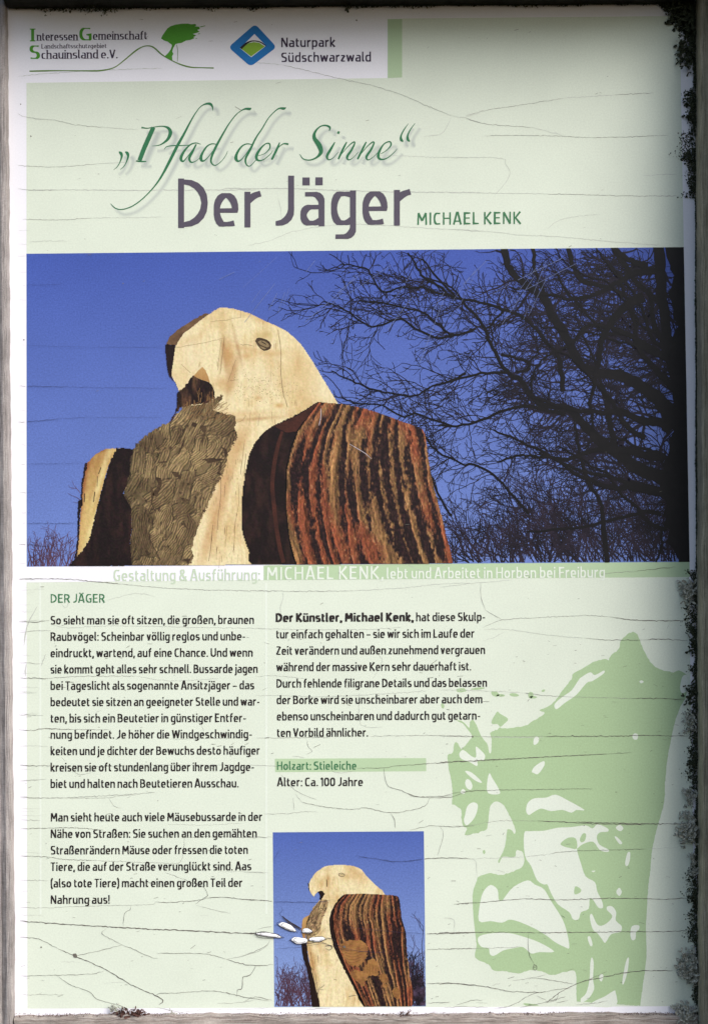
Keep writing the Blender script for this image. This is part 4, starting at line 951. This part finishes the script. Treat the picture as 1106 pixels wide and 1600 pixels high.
# ------------------------------------------------------------------ cracks in the film
C1 = Z(0, 1240, 2.633); C2 = Z(380, 1240, 3.072); C3 = Z(686, 1240, 2.633); C4 = Z(686, 870, 2.633); C5 = Z(400, 870, 2.633)
C6 = Z(0, 870, 2.633); C7 = Z(0, 0, 2.765); C8 = Z(350, 0, 2.765); C9 = Z(706, 0, 2.765); C10 = Z(0, 380, 2.765)
def pl(s): 
    return [tuple(float(v) for v in q.split(',')) for q in s.split()]
CR = []   # (transform, points, width, tone) tone 2 dark, 1 middle, 0 faint
def cr_(T, tone, wd, *ss):
    for s in ss: CR.append((T(pl(s)), wd, tone))
cr_(C1, 2, 1.9, '85,523 200,532 400,545 620,557 860,567 1055,577')
cr_(C1, 2, 1.5, '240,638 310,668 430,720 540,785 640,830 672,852 655,868')
cr_(C1, 2, 1.1, '85,590 160,597 240,638', '640,445 700,447 800,440 850,430 920,425 1000,435 1106,440', '1052,710 1030,745 1000,755 997,800 978,808 975,835', '930,680 1010,703 1100,708')
cr_(C1, 2, .8, '310,668 400,648 505,622', '85,750 230,747 370,742 430,730', '235,750 300,790 370,815 400,845 480,868 530,885', '540,463 535,480 515,490 508,548', '640,830 660,822 720,820 890,812 1010,838 1106,852',
    '800,370 840,385 855,420 830,435 805,455', '505,622 460,600 420,575 438,555', '505,622 560,645 620,672 650,677', '645,657 780,657 860,662 930,680', '85,145 160,143 300,140 430,150', '85,257 200,260 260,270 400,275')
cr_(C1, 1, .7, '935,682 1000,668 1060,650 1106,622', '895,864 1000,858 1060,845', '85,468 200,470 300,465 450,460 620,457 640,445', '400,275 700,287 745,275 755,230 760,180', '85,828 265,827', '85,12 160,17 430,18 480,10 560,5',
    '680,325 740,345 800,370', '85,108 170,110', '810,460 870,475 950,495', '760,180 900,178 1106,182', '640,880 700,890 760,905', '85,357 200,358', '450,20 470,50 500,60')
cr_(C1, 0, .7, '690,125 850,130 1000,120', '900,322 1000,320 1106,325', '250,690 330,695', '430,780 520,775', '820,500 860,502', '700,905 850,890 1000,888 1106,880')
cr_(C2, 2, 1.6, '0,670 70,672', '880,672 1106,668')
cr_(C2, 2, 1.1, '0,505 100,512 150,518 300,520 380,518 430,505', '540,298 640,312 750,325 880,312 1000,308 1090,312', '705,92 725,125 728,165', '880,912 1000,910 1106,922', '0,880 35,870 60,830')
cr_(C2, 2, .8, '280,40 400,65 520,75 590,68 700,92 800,80 870,60 895,20', '790,0 830,15 1000,10', '800,175 900,155 1000,160 1050,158 1106,155', '0,780 60,755 110,730 130,700', '0,820 80,825 145,820', '0,1000 60,975 150,995',
    '870,748 1106,742', '1010,530 1106,522', '390,690 430,692', '430,715 520,750 640,760 700,757', '70,650 120,640 160,632', '880,1005 990,1000')
cr_(C2, 1, .8, '0,205 140,210', '100,98 230,95 300,85 360,90', '250,0 280,40', '0,378 120,380', '570,800 640,775', '500,640 700,660 880,672', '945,160 960,200 930,300', '175,530 190,560 175,580 230,620', '510,970 570,965', '150,745 280,735 400,715', '240,20 245,80', '300,1035 420,1030')
cr_(C2, 0, .9, '350,690 380,660 400,640', '960,600 1010,605 1008,660', '140,330 180,260')
cr_(C3, 2, 1.5, '400,112 560,118 700,120 850,124 1010,124', '400,572 600,570 800,568 930,567 1030,562', '440,860 500,815 550,790 600,770 700,750 760,737 840,728 960,728')
cr_(C3, 2, 1.2, '60,455 200,445 350,433 500,437 700,430 850,432 940,435 1030,428', '0,572 200,570 400,572', '0,785 60,780 200,795 280,812 400,817 440,815', '560,122 700,125 850,128')
cr_(C3, 2, .8, '450,250 520,238 700,232 850,227', '367,575 365,620 370,665 390,700', '220,885 300,870 380,825 440,815', '360,755 450,765 550,782', '440,860 480,850 490,820', '330,880 420,862 500,840 520,835', '440,815 480,805 540,800', '600,770 660,745 690,732',
    '0,862 45,857', '70,870 130,852 180,848', '560,868 640,862 690,852', '400,830 440,850', '480,860 530,850')
cr_(C3, 1, .8, '0,132 60,135 150,128 250,112 400,112', '300,770 370,760 440,745', '215,790 250,780', '0,640 150,637 300,632 330,628', '350,260 450,250', '20,880 110,876 200,880', '150,860 200,862')
cr_(C3, 0, .8, '0,265 130,268 350,260', '130,268 150,280 155,340', '20,510 60,520 62,570', '960,728 1000,732', '850,227 980,222')
cr_(C4, 2, 1.3, '700,247 830,262 1010,262', '430,738 700,738 850,735 1030,737', '840,342 900,338 1020,345', '790,583 900,582 1010,587', '0,845 200,835 400,825 600,815 700,810')
cr_(C4, 2, .8, '0,990 80,968 200,960 400,957 630,953', '800,60 900,48 970,42', '700,810 790,805', '600,335 700,342 840,342')
cr_(C4, 1, .9, '0,738 300,740 430,738', '190,220 260,260', '180,292 260,260 420,250 600,242 700,247', '350,560 450,572 600,578 790,583', '650,75 720,65 800,62', '170,105 172,170 190,220')
cr_(C4, 0, .9, '0,125 150,108 300,95', '180,300 250,297 330,305 450,322 600,335', '0,547 200,552 350,560', '200,742 430,744', '180,345 230,330 270,305', '300,80 500,70 650,75')
cr_(C5, 2, .9, '525,868 530,910 545,945 590,958 640,980 700,990 800,988 860,968 900,960', '800,845 1106,828', '415,870 520,868 600,858 800,845')
cr_(C5, 1, 1.0, '0,140 200,142 400,140', '470,738 700,735 880,738', '210,755 215,780 230,800 208,812', '0,745 150,745 300,742')
cr_(C5, 1, .7, '150,820 200,825', '0,857 80,862 200,870', '310,880 340,890 400,882', '880,738 900,742', '100,890 160,960 250,1000')
cr_(C5, 0, 1.0, '400,140 600,128 760,112 880,108', '110,145 112,170 100,210 105,250', '0,295 100,297 400,300 600,290', '0,490 90,490 200,500', '0,572 100,570 300,575 700,552', '600,20 700,60 800,30', '500,400 520,430 480,500', '425,560 430,690 520,700')
cr_(C6, 2, 1.1, '80,92 200,90 320,95 500,112', '80,267 150,268 205,262', '85,858 220,860', '80,710 140,715 175,706 300,710', '85,498 200,500')
cr_(C6, 1, .9, '500,112 700,130 900,137 1106,140', '200,500 330,492 560,490', '300,710 460,712', '80,312 140,305 210,303', '80,435 180,440', '80,650 180,652', '80,923 190,915', '85,990 200,993 400,985 640,970')
cr_(C6, 0, .9, '215,280 280,292 400,285 600,285 800,290 1106,295', '75,560 150,560', '80,777 200,780', '220,860 400,862 700,855 1106,858', '560,490 700,510 900,500', '250,190 275,210 285,180', '440,180 560,150 640,165', '700,750 1000,745', '110,150 140,148')
cr_(C6, 0, 2.4, '155,205 135,240 115,280 105,330 100,365', '110,440 106,470 108,492', '190,400 170,450')
cr_(C6, 1, .7, '300,880 330,895 380,885', '310,905 330,890', '255,825 270,840', '830,690 840,720', '395,640 420,630')
cr_(C7, 1, .8, '78,490 120,508 240,520 330,540 450,550', '80,715 160,720 280,720 420,708', '80,815 130,822 250,822', '100,948 250,950 400,942')
cr_(C7, 0, .9, '80,330 200,318 400,305 520,300 700,295', '450,550 600,560', '420,708 560,700', '400,942 700,938', '80,997 130,995', '80,1055 120,1055', '120,1045 300,1040')
cr_(C7, 0, 1.8, '130,822 300,820 560,822 1106,820', )
cr_(C8, 1, .8, '250,280 400,315 500,340 640,370 780,415 860,450 980,500')
cr_(C8, 0, .9, '130,268 250,280', '980,500 1040,508 1106,485', '980,505 965,540 935,580 860,590', '1040,508 1106,530', '640,670 900,678 1106,682', '100,1060 200,1040 300,1000 500,970 700,975 1106,1000', '230,850 245,900 250,980')
cr_(C8, 0, 1.8, '0,815 300,815 420,820 700,828 1106,832')
cr_(C9, 1, .9, '60,500 160,475 320,450 480,425', '140,587 300,585 450,588 600,595', '400,838 600,842 800,847 970,847', '60,512 130,533 220,543 340,550', '700,410 870,402', '600,595 750,592 930,585')
cr_(C9, 0, 1.0, '480,425 700,410', '340,550 400,565 480,585', '0,832 200,835 400,838', '0,682 210,682 230,710 250,745 230,790 180,850', '410,990 480,945 640,925', '0,990 130,998 300,1015 450,1022 700,1045 900,1060', '820,758 970,752')
cr_(C10, 2, .9, '80,57 115,55', '85,617 300,622', '80,772 120,772 270,758', '100,1210 330,1210', '85,1300 230,1310')
cr_(C10, 1, .7, '100,183 280,177', '300,622 720,627', '270,758 400,752', '90,955 360,950', '85,1077 150,1078', '85,1385 115,1384', '95,1165 140,1165')
cr_(C10, 0, .7, '100,440 300,448 700,450', '400,752 700,752', '85,125 115,126', '85,245 112,246', '80,720 120,722', '90,815 110,815', '90,870 150,874')
for i in range(26):    # short frayed ends along the left edge
    y = rnd.uniform(900, 1560); x = 31 + rnd.uniform(0, 2)
    CR.append(([(x, y), (x + rnd.uniform(10, 40), y + rnd.uniform(-2, 2))], .6, 0))
bufs = [Buf(), Buf(), Buf(), Buf()]
def put(tone, pts, ws, h):
    if h > 1: bufs[3].ribbon(pts, [q * (.35, .45, .6)[tone] for q in ws], h)
    else: bufs[tone].ribbon(pts, [q * .8 for q in ws], h)
for i, (pts, wd, tone) in enumerate(CR):
    sp = smooth(pts, sub=3) if len(pts) > 2 else pts
    wp = wobble(sp, 3.2, .38)
    hs = [1.50 if (inside(p, R1) or inside(p, R2)) else (.22, .25, .50)[tone] for p in wp]
    n = len(wp); ws = [wd * rnd.uniform(.45, 1.15) * min(1, .3 + min(j, n - 1 - j) / 4) for j in range(n)]
    seg = [0]
    for j in range(1, n):
        if hs[j] != hs[j - 1]:
            a = seg[0]; put(tone, wp[a:j], ws[a:j], hs[a] + (i % 10) * .006); seg = [j]
    put(tone, wp[seg[0]:], ws[seg[0]:], hs[seg[0]] + (i % 10) * .006)
for nm, bf, m_ in (('faint', bufs[0], print_mat('faint_crack', ink(206, 208, 198), grain=.12)), ('mid', bufs[1], print_mat('grey_crack', ink(158, 155, 148), grain=.3)), ('dark', bufs[2], print_mat('dirt_filled_crack', ink(110, 102, 96), grain=.35)),
    ('photo', bufs[3], print_mat('crack_over_photograph', ink(52, 54, 84), grain=.3))):
    part(bf, 'film_crack', m_, label={'faint': 'faint hairline cracks in the printed film', 'mid': 'grey hairline cracks in the printed film', 'dark': 'dirt filled cracks in the printed film', 'photo': 'thin dark cracks running over the printed photographs'}[nm], kind='stuff')
b = Buf()
for _ in range(420):
    x, y = rnd.uniform(30, 1060), (rnd.uniform(20, 1570) if rnd.random() < .45 else rnd.uniform(1000, 1570))
    a = rnd.gauss(-.1, .35); L = abs(rnd.gauss(0, 4)) + .6
    h = 1.52 if (inside((x, y), R1) or inside((x, y), R2)) else .55
    if h > 1 and rnd.random() < .7: continue
    b.ribbon([(x, y), (x + math.cos(a) * L, y + math.sin(a) * L)], rnd.uniform(.2, .6), h)
for (x, y, r) in ((49, 213, 1.3), (557, 32, 1.5), (33, 163, 1), (118, 1493, 4), (65, 1480, 1.3), (38, 531, 1.2), (193, 443, 1), (835, 1511, 1), (538, 1479, 2.2), (738, 1151, 1.3), (912, 1290, .8)):
    b.ell(x, y, r, r * .85, rnd.random(), 1.53 if inside((x, y), R1) or inside((x, y), R2) else .56, 9, .15)
b.ribbon(smooth([(834, 1507), (837.5, 1509), (838, 1513), (835, 1516), (832.5, 1512), (834, 1507)], sub=3), .7, .57)
part(b, 'dirt_speck', print_mat('dirt_speck_ink', ink(120, 114, 106), grain=.4), kind='stuff', label='scattered dirt specks and nicks on the film')

# curled blisters of film, with dark scuffed rims ------------------------------
m_blis = print_mat('blister_white', (0.84, 0.84, 0.86, 1), grain=.06)
m_rim = print_mat('blister_rim', ink(70, 62, 66), grain=.3)
def blister(cx, cy, rx, ry, rot, hh, lab):
    b = Buf(); n = 20; rings = 5; c, sn = math.cos(rot), math.sin(rot); ph = rnd.uniform(0, 6)
    def pt(fr, i):
        a = 2 * math.pi * i / n; j = 1 + .09 * math.sin(3 * a + ph) + .06 * math.sin(5 * a + 2 * ph) + .025 * math.sin(9 * a + ph)
        x, y = rx * fr * math.cos(a) * j, ry * fr * math.sin(a) * j
        return cx + x * c - y * sn, cy + x * sn + y * c
    b.vert(cx, cy, 1.6 + hh)
    for r in range(1, rings + 1):
        fr = r / rings
        for i in range(n):
            x, y = pt(fr, i); b.vert(x, y, 1.6 + hh * math.sqrt(max(0, 1 - fr * fr)) + (rnd.uniform(-.15, .15) if r < rings else 0))
    for i in range(n): b.f.append((0, 1 + i, 1 + (i + 1) % n))
    for r in range(rings - 1):
        for i in range(n):
            a = 1 + r * n + i; q = 1 + r * n + (i + 1) % n; b.f.append((a, a + n, q + n, q))
    o = part(b, 'film_blister', m_blis, label=lab, smooth=True)
    rm = Buf()
    for k, fr in enumerate((1.0, 1.22, .72)):
        pts = [pt(fr * (1 + rnd.uniform(-.05, .05)), i) for i in range(n if k == 0 else int(n * rnd.uniform(.5, .8)))]
        if k == 2: hq = 1.75 + hh * .72
        else: hq = 1.62 + k * .01
        rm.ribbon(pts, [rnd.uniform(.4, 1.6) if k == 0 else rnd.uniform(.25, .7) for _ in pts], hq, closed=(k == 0))
    part(rm, 'scuffed_rim', m_rim, o)
blister(449, 1447.5, 14, 4.4, .42, .45, 'upper white blister slanting over the left of the small photograph')
blister(479.5, 1454, 7.5, 3.6, .05, .4, 'small round white blister on the chest of the printed bird')
blister(468, 1469, 12.5, 5, .08, .5, 'large white blister left of the printed wing shade')
blister(495.5, 1467, 12.5, 3.6, -.05, .4, 'long white blister next to the large one')
blister(421, 1460.5, 19, 3.0, .13, .3, 'flat pale blister crossing the left edge of the small photograph')
b = Buf()
for pts, w_ in (([(441,1431,1.2),(452,1440,2.2),(462,1446,2.6),(471,1451,1.5)], 1), ([(444,1436,.6),(455,1445,1.2),(470,1453,.8)], 1), ([(452,1469,.5),(480,1474,.8),(512,1466,.6),(524,1470,.5)], 1),
                ([(400,1455,.5),(404,1464,.8),(430,1466,.6)], 1), ([(400,1460,.4),(412,1455,.7),(440,1463,.6)], 1), ([(508,1478,.6),(516,1477,1.0),(519,1481,.8),(514,1484,.6),(509,1481,.4)], 1), ([(490,1459,.5),(500,1470,.6),(520,1478,.6),(545,1486,.5)], 1)):
    stroke(b, pts, 1.66)
part(b, 'scuff_mark', m_rim, label='dark scuffs round the white blisters')

# ------------------------------------------------------------------ weathered wooden frame
def wood_mat(name, c0, c1, c2, rough=.85):
    m, t, bs_ = newmat(name, rough, .2)
    uv = N(t, 'ShaderNodeUVMap', uv_map='print')
    mp = N(t, 'ShaderNodeMapping'); mp.inputs['Scale'].default_value = (.5, 20, 1); t.links.new(uv.outputs[0], mp.inputs[0])
    n1 = N(t, 'ShaderNodeTexNoise', i_Scale=3.0, i_Detail=9.0, i_Roughness=.7, i_Distortion=.4); t.links.new(mp.outputs[0], n1.inputs['Vector'])
    rp = N(t, 'ShaderNodeValToRGB'); e = rp.color_ramp.elements
    e[0].position = .30; e[0].color = c0; e[1].position = .72; e[1].color = c2; x = e.new(.48); x.color = c1
    t.links.new(n1.outputs['Fac'], rp.inputs[0])
    n2 = N(t, 'ShaderNodeTexNoise', i_Scale=1.4, i_Detail=6.0, i_Roughness=.7); t.links.new(uv.outputs[0], n2.inputs['Vector'])
    mr = N(t, 'ShaderNodeMapRange'); mr.inputs['From Min'].default_value = .35; mr.inputs['From Max'].default_value = .65; mr.inputs['To Min'].default_value = .72; mr.inputs['To Max'].default_value = 1.15
    t.links.new(n2.outputs['Fac'], mr.inputs['Value'])
    n3 = N(t, 'ShaderNodeTexNoise', i_Scale=45.0, i_Detail=2.0); t.links.new(uv.outputs[0], n3.inputs['Vector'])
    mr3 = N(t, 'ShaderNodeMapRange'); mr3.inputs['From Min'].default_value = .3; mr3.inputs['From Max'].default_value = .7; mr3.inputs['To Min'].default_value = .86; mr3.inputs['To Max'].default_value = 1.12
    t.links.new(n3.outputs['Fac'], mr3.inputs['Value'])
    mm = N(t, 'ShaderNodeMath', operation='MULTIPLY'); t.links.new(mr.outputs[0], mm.inputs[0]); t.links.new(mr3.outputs[0], mm.inputs[1])
    vm = N(t, 'ShaderNodeVectorMath', operation='SCALE'); t.links.new(rp.outputs[0], vm.inputs[0]); t.links.new(mm.outputs[0], vm.inputs['Scale'])
    t.links.new(vm.outputs[0], bs_.inputs['Base Color'])
    bp = N(t, 'ShaderNodeBump'); bp.inputs['Strength'].default_value = .9; bp.inputs['Distance'].default_value = .0012
    t.links.new(n1.outputs['Fac'], bp.inputs['Height']); t.links.new(bp.outputs[0], bs_.inputs['Normal'])
    return m
m_rail = wood_mat('weathered_grey_wood', (.13, .11, .105, 1), (.34, .31, .30, 1), (.54, .50, .485, 1))
m_rail_low = wood_mat('weathered_streaked_wood', (.09, .06, .05, 1), (.34, .29, .26, 1), (.60, .56, .52, 1))
m_rail_dark = wood_mat('damp_algae_wood', (.11, .095, .065, 1), (.42, .37, .27, 1), (.70, .63, .48, 1))
m_rail_top = wood_mat('mossy_black_wood', (.012, .012, .009, 1), (.035, .034, .026, 1), (.07, .065, .055, 1))
frame = thing('wooden_frame', 'weathered grey wooden frame around the printed panel', 'frame', Q(553, 1690))
def rail(p0, p1, side, mat, lab, prof, n=160, rough=1.0, seed=1):
    """bar whose inner foot runs from p0 to p1; side = unit vector pointing away from the panel"""
    rr = random.Random(seed); b = Buf(); m = len(prof)
    L = math.dist(p0, p1); w1 = [rr.uniform(0, 6) for _ in range(8)]
    for i in range(n + 1):
        t = i / n; x = p0[0] + (p1[0] - p0[0]) * t; y = p0[1] + (p1[1] - p0[1]) * t; s = t * L
        wob = sum(math.sin(s / q + w1[k]) * a for k, (q, a) in enumerate(((90, .5), (31, .45), (11, .35), (5, .3)))) * rough
        jit = rr.gauss(0, .22) * rough
        for j, (u, h) in enumerate(prof):
            k = 1.0 if 0 < j < 5 else (.25 if j >= 5 else .4)
            du = (wob + jit) * k; dh = (wob * .6 + rr.gauss(0, .2)) * k * (0 if j == 0 else 1)
            b.vert(x + side[0] * (u + du), y + side[1] * (u + du), h + dh, (s / 100, (u * .8 + h) / 100 + seed * 3.1))
    for i in range(n):
        for j in range(m - 1):
            a = i * m + j; b.f.append((a, a + 1, a + m + 1, a + m))
        b.f.append((i * m + m - 1, i * m, (i + 1) * m, (i + 1) * m + m - 1))
    b.f.append(tuple(range(m))); b.f.append(tuple(n * m + j for j in reversed(range(m))))
    o = b.build('frame_rail', mat, None, lab); under(o, frame); return o
H_ = 30
def profile(width, HH, back=-14, step=(), low=None):
    H = low or HH
    return [(0, back), (.3, H * .45), (.6, H * .8), (1.6, H * .95), (4.2, H), (9, H + .5)] + list(step) + [(width - 3, HH), (width, HH - 4), (width, back)]
RH = 38; TH = 42; SHADE_H = 104  # right and top rails get an added unseen outer step to shade the panel
rail((12.5, -90), (25.5, 1690), (-1, 0), m_rail, 'left upright rail of pale grey weathered wood', profile(92, 16, step=((17.5, 12), (19.5, 12.5), (21, 17), (60, 18))), seed=1)
rail((1084.5, -90), (1088.5, 1690), (1, 0), m_rail_dark, 'right upright rail of darker wood furred with lichen', profile(92, SHADE_H, step=((13, RH + 1), (15, SHADE_H)), low=RH), seed=2)
rail((14, 14), (1082, 6), (0, -1), m_rail_top, 'top rail with a black mossy lower edge', profile(92, 138, step=((11, TH + 1), (13, 138)), low=TH), seed=3)  # tall step lies out of view, shaped to throw shade downward
rail((26, 1584.5), (1086, 1582), (0, 1), m_rail_low, 'bottom rail of streaked grey wood with rotten edge', profile(92, 14, step=((30, 15),)), seed=4, rough=1.8)
# backing board, seen only from the side
b = Buf(); 
v = [b.vert(x, y, h) for h in (-15, -40) for (x, y) in ((-60, -70), (1165, -70), (1165, 1665), (-60, 1665))]
b.f += [(0, 1, 2, 3), (7, 6, 5, 4), (0, 4, 5, 1), (1, 5, 6, 2), (2, 6, 7, 3), (3, 7, 4, 0)]
under(b.build('backing_board', m_rail_dark, None, 'plain board behind the panel'), frame)

# ------------------------------------------------------------------ lichen and moss on the frame
def lichen_mat(name, a, c, rough=.95):
    m, t, bs_ = newmat(name, rough, .1)
    uv = N(t, 'ShaderNodeUVMap', uv_map='print')
    nz = N(t, 'ShaderNodeTexNoise', i_Scale=16.0, i_Detail=4.0); t.links.new(uv.outputs[0], nz.inputs['Vector'])
    rp = N(t, 'ShaderNodeValToRGB'); rp.color_ramp.elements[0].position = .35; rp.color_ramp.elements[1].position = .65
    rp.color_ramp.elements[0].color = a; rp.color_ramp.elements[1].color = c
    t.links.new(nz.outputs['Fac'], rp.inputs[0]); t.links.new(rp.outputs[0], bs_.inputs['Base Color'])
    return m
m_lich = lichen_mat('grey_green_lichen', (.14, .14, .115, 1), (.58, .58, .50, 1))
m_lich_dark = lichen_mat('dark_moss', (.018, .022, .012, 1), (.075, .085, .055, 1))
m_lich_red = lichen_mat('red_brown_moss', (.05, .025, .022, 1), (.13, .07, .06, 1))
def crumb(b, x, y, h, r):
    o = len(b.v); q = 1.0 / math.sqrt(2)
    for d in ((1,0,0),(-1,0,0),(0,1,0),(0,-1,0),(0,0,1),(0,0,-1)):
        k = r * rnd.uniform(.5, 1.35); b.vert(x + d[0] * k + rnd.gauss(0, r * .2), y + d[1] * k + rnd.gauss(0, r * .2), h + d[2] * k, (rnd.uniform(0, 9), rnd.uniform(0, 9)))
    for f_ in ((0,2,4),(2,1,4),(1,3,4),(3,0,4),(2,0,5),(1,2,5),(3,1,5),(0,3,5)): b.f.append(tuple(o + i for i in f_))
def lobe(b, x, y, h, ang, L, wd, lift):
    """a curling strap of lichen, forked at the tip"""
    def strap(x, y, h, ang, L, wd, lift, lv):
        n = 4; prev = None; uvc = (rnd.uniform(0, 9), rnd.uniform(0, 9))
        for i in range(n + 1):
            t = i / n; w_ = wd * (.6 + .7 * t) * (1 if i < n else .5)
            nx, ny = -math.sin(ang), math.cos(ang); ru = rnd.uniform(-.25, .25) * wd
            ids = [b.vert(x + nx * w_ * k, y + ny * w_ * k, h + abs(k) * wd * .7 + (ru if k else 0), (uvc[0] + t * .3, uvc[1] + k * .1)) for k in (-1, -.1, 1)]
            if prev:
                for k in (0, 1): b.f.append((prev[k], prev[k + 1], ids[k + 1], ids[k]))
            prev = ids
            ang += rnd.gauss(0, .35); x += math.cos(ang) * L / n; y += math.sin(ang) * L / n; h += lift * L / n; lift -= .35
        if lv: 
            for s_ in (-1, 1): strap(x, y, h, ang + s_ * rnd.uniform(.4, .9), L * .6, wd * .7, lift + .6, lv - 1)
    strap(x, y, h, ang, L, wd, lift, 1)
def clump(cx, cy, rx, ry, h0, n, lab, mat=None, size=1.0, face=math.pi, name='lichen_clump', cat='lichen', spread=1.4):
    b = Buf()
    for _ in range(int(n * .55)):
        a = rnd.uniform(0, 2 * math.pi); r = math.sqrt(rnd.random())
        x, y = cx + rx * r * math.cos(a), cy + ry * r * math.sin(a)
        lobe(b, x, y, h0 + rnd.uniform(0, 14) * (1 - r * .7) * size, face + rnd.gauss(0, spread), rnd.uniform(5, 11) * size, rnd.uniform(1.0, 2.4) * size, rnd.uniform(.2, 1.3))
    for _ in range(int(n * .9)):
        a = rnd.uniform(0, 2 * math.pi); r = math.sqrt(rnd.random())
        crumb(b, cx + rx * r * math.cos(a), cy + ry * r * math.sin(a), h0 + rnd.uniform(-1, 8) * (1 - r) * size, rnd.uniform(.6, 2.0) * size)
    o = b.build(name, mat or m_lich, None, lab); o['category'] = cat; o['group'] = 'lichen and moss tufts growing on the frame'
    return o
clump(1066, 30, 20, 20, 4, 60, 'black moss tuft filling the top right corner of the frame', m_lich_dark, 1.2, name='moss_clump', cat='moss')
clump(1072, 84, 13, 20, 3, 70, 'dark ragged lichen tuft on the right rail just below the corner', m_lich_dark, 1.0)
clump(1077, 160, 6, 16, 3, 26, 'thin dark lichen tuft on the right rail beside the pale header field', m_lich_dark, .8)
clump(1079, 188, 5, 12, 3, 22, 'small dark lichen tuft right of the green script title', m_lich_dark, .8)
clump(1080, 250, 7, 17, 3, 36, 'dark lichen tuft on the right rail level with the title lettering', m_lich_dark, .8)
clump(1080, 292, 5, 9, 3, 18, 'lowest dark lichen tuft above the large photograph on the right rail', m_lich_dark, .7)
clump(1075, 925, 8, 20, 3, 60, 'grey ruffled lichen tuft beside the green caption band', None, 1.0)
clump(1081, 1000, 5, 18, 3, 30, 'dark moss tuft on the right rail above the silhouette peak level', m_lich_dark, .9, name='moss_clump', cat='moss')
clump(1081, 1080, 6, 16, 3, 34, 'dark lichen tuft beside the top corner of the green silhouette', m_lich_dark, .9)
clump(1079, 1130, 6, 16, 3, 40, 'grey lichen tuft beside the back of the green silhouette', None, .8)
clump(1081, 1190, 5, 18, 3, 30, 'dark lichen tuft halfway down the silhouette on the right rail', m_lich_dark, .8)
clump(1078, 1245, 7, 12, 3, 40, 'grey lichen tuft above the widest branching tuft', None, .8)
clump(1077, 1296, 12, 22, 3, 85, 'widest branching grey lichen tuft reaching out over the panel', None, 1.15)
clump(1083, 1350, 6, 18, 3, 40, 'grey lichen tuft below the widest branching tuft', None, .8)
clump(1085, 1400, 4, 20, 3, 30, 'thin dark lichen strip on the lower right rail', m_lich_dark, .8)
clump(1086, 1452, 4, 14, 3, 20, 'small dark lichen tuft above the curled tuft', m_lich_dark, .7)
clump(1074, 1510, 14, 26, 3, 95, 'curled thick grey lichen tuft low on the right rail', None, 1.15)
clump(1073, 1583, 18, 14, 6, 70, 'grey lichen tuft in the bottom right corner', None, 1.1)
clump(206, 1581, 26, 5.5, 5, 55, 'red brown moss tuft on the bottom rail at the left', m_lich_red, .85, -math.pi / 2, name='moss_clump', cat='moss')
clump(184, 1577, 10, 5, 5, 26, 'pale lichen crust at the left end of the red brown moss', None, .6, -math.pi / 2)
clump(268, 1583, 5, 2.5, 5, 12, 'small pale lichen speck on the bottom rail right of the moss', None, .5, -math.pi / 2)
clump(632, 1585, 8, 3, 5, 16, 'tiny dark moss tuft under the small photograph', m_lich_red, .5, -math.pi / 2, name='moss_clump', cat='moss')
clump(545, 8, 12, 5, 6, 26, 'dark lichen tuft hanging from the top rail above the park emblem lettering', m_lich_dark, .7, math.pi / 2)
clump(672, 5, 10, 4, 6, 20, 'dark lichen tuft hanging from the top rail above the green header bar', m_lich_dark, .6, math.pi / 2)
clump(150, 8, 50, 5, 6, 70, 'long dark moss fringe on the top rail above the left logo', m_lich_dark, .75, math.pi / 2, name='moss_clump', cat='moss')
clump(890, 3, 18, 4, 6, 30, 'dark lichen tuft on the top rail near the right corner', m_lich_dark, .6, math.pi / 2)
# crumbs of dirt and algae caught where panel and rails meet
b = Buf()
def env(s, ph): return max(.12, .5 + .35 * math.sin(s / 37 + ph) + .3 * math.sin(s / 13 + ph * 2) + .2 * math.sin(s / 5.1 + ph * 3))
for _ in range(20000):
    y = rnd.uniform(0, 1585); e = env(y, 1.3) * (2.8 if y < 310 else (.16 if y < 890 else 2.1)); foot = 1084.5 + y * .0025
    x = foot - abs(rnd.gauss(0, 4.2)) * e; crumb(b, x, y, rnd.uniform(.5, 9) * max(0, 1 - (foot - x) / 9) + .8, (rnd.uniform(.5, 1.7) if _ % 2 else rnd.uniform(.25, .7)) * (.7 if .2 > e else 1))
for _ in range(2600):
    x = rnd.uniform(22, 1084); e = env(x, 4.1) * (1.5 if x < 300 else .7); foot = 13.5 - (x - 27) * .0075
    y = foot + abs(rnd.gauss(0, 3.0)) * e; crumb(b, x, y, rnd.uniform(.5, 9) * max(0, 1 - (y - foot) / 8) + .8, rnd.uniform(.5, 1.6))
for _ in range(2600):
    a = rnd.random() ** .7; q = rnd.uniform(0, 1); x, y = 1084 - 58 * q * rnd.random(), 8 + 75 * (1 - q) * rnd.random(); crumb(b, x, y, rnd.uniform(.6, 6), rnd.uniform(.6, 1.8))
o = b.build('algae_crumbs', m_lich_dark, None, 'black crumbs of algae and dirt along the right and top inner edges of the frame', 'stuff'); o['category'] = 'dirt'
b = Buf()
for _ in range(1900):
    x = rnd.uniform(24, 1088); e = env(x, 2.2); foot = 1584.3 - (x - 26) * .0024
    y = foot + rnd.gauss(1.0, 1.3) * e * 1.2; crumb(b, x, y, rnd.uniform(4, 12) if y > foot else rnd.uniform(.8, 2.0), rnd.uniform(.3, 1.0))
o = b.build('rotten_wood_crumbs', m_lich_red, None, 'red brown crumbs of rotten wood along the lower inner edge of the frame', 'stuff'); o['category'] = 'dirt'
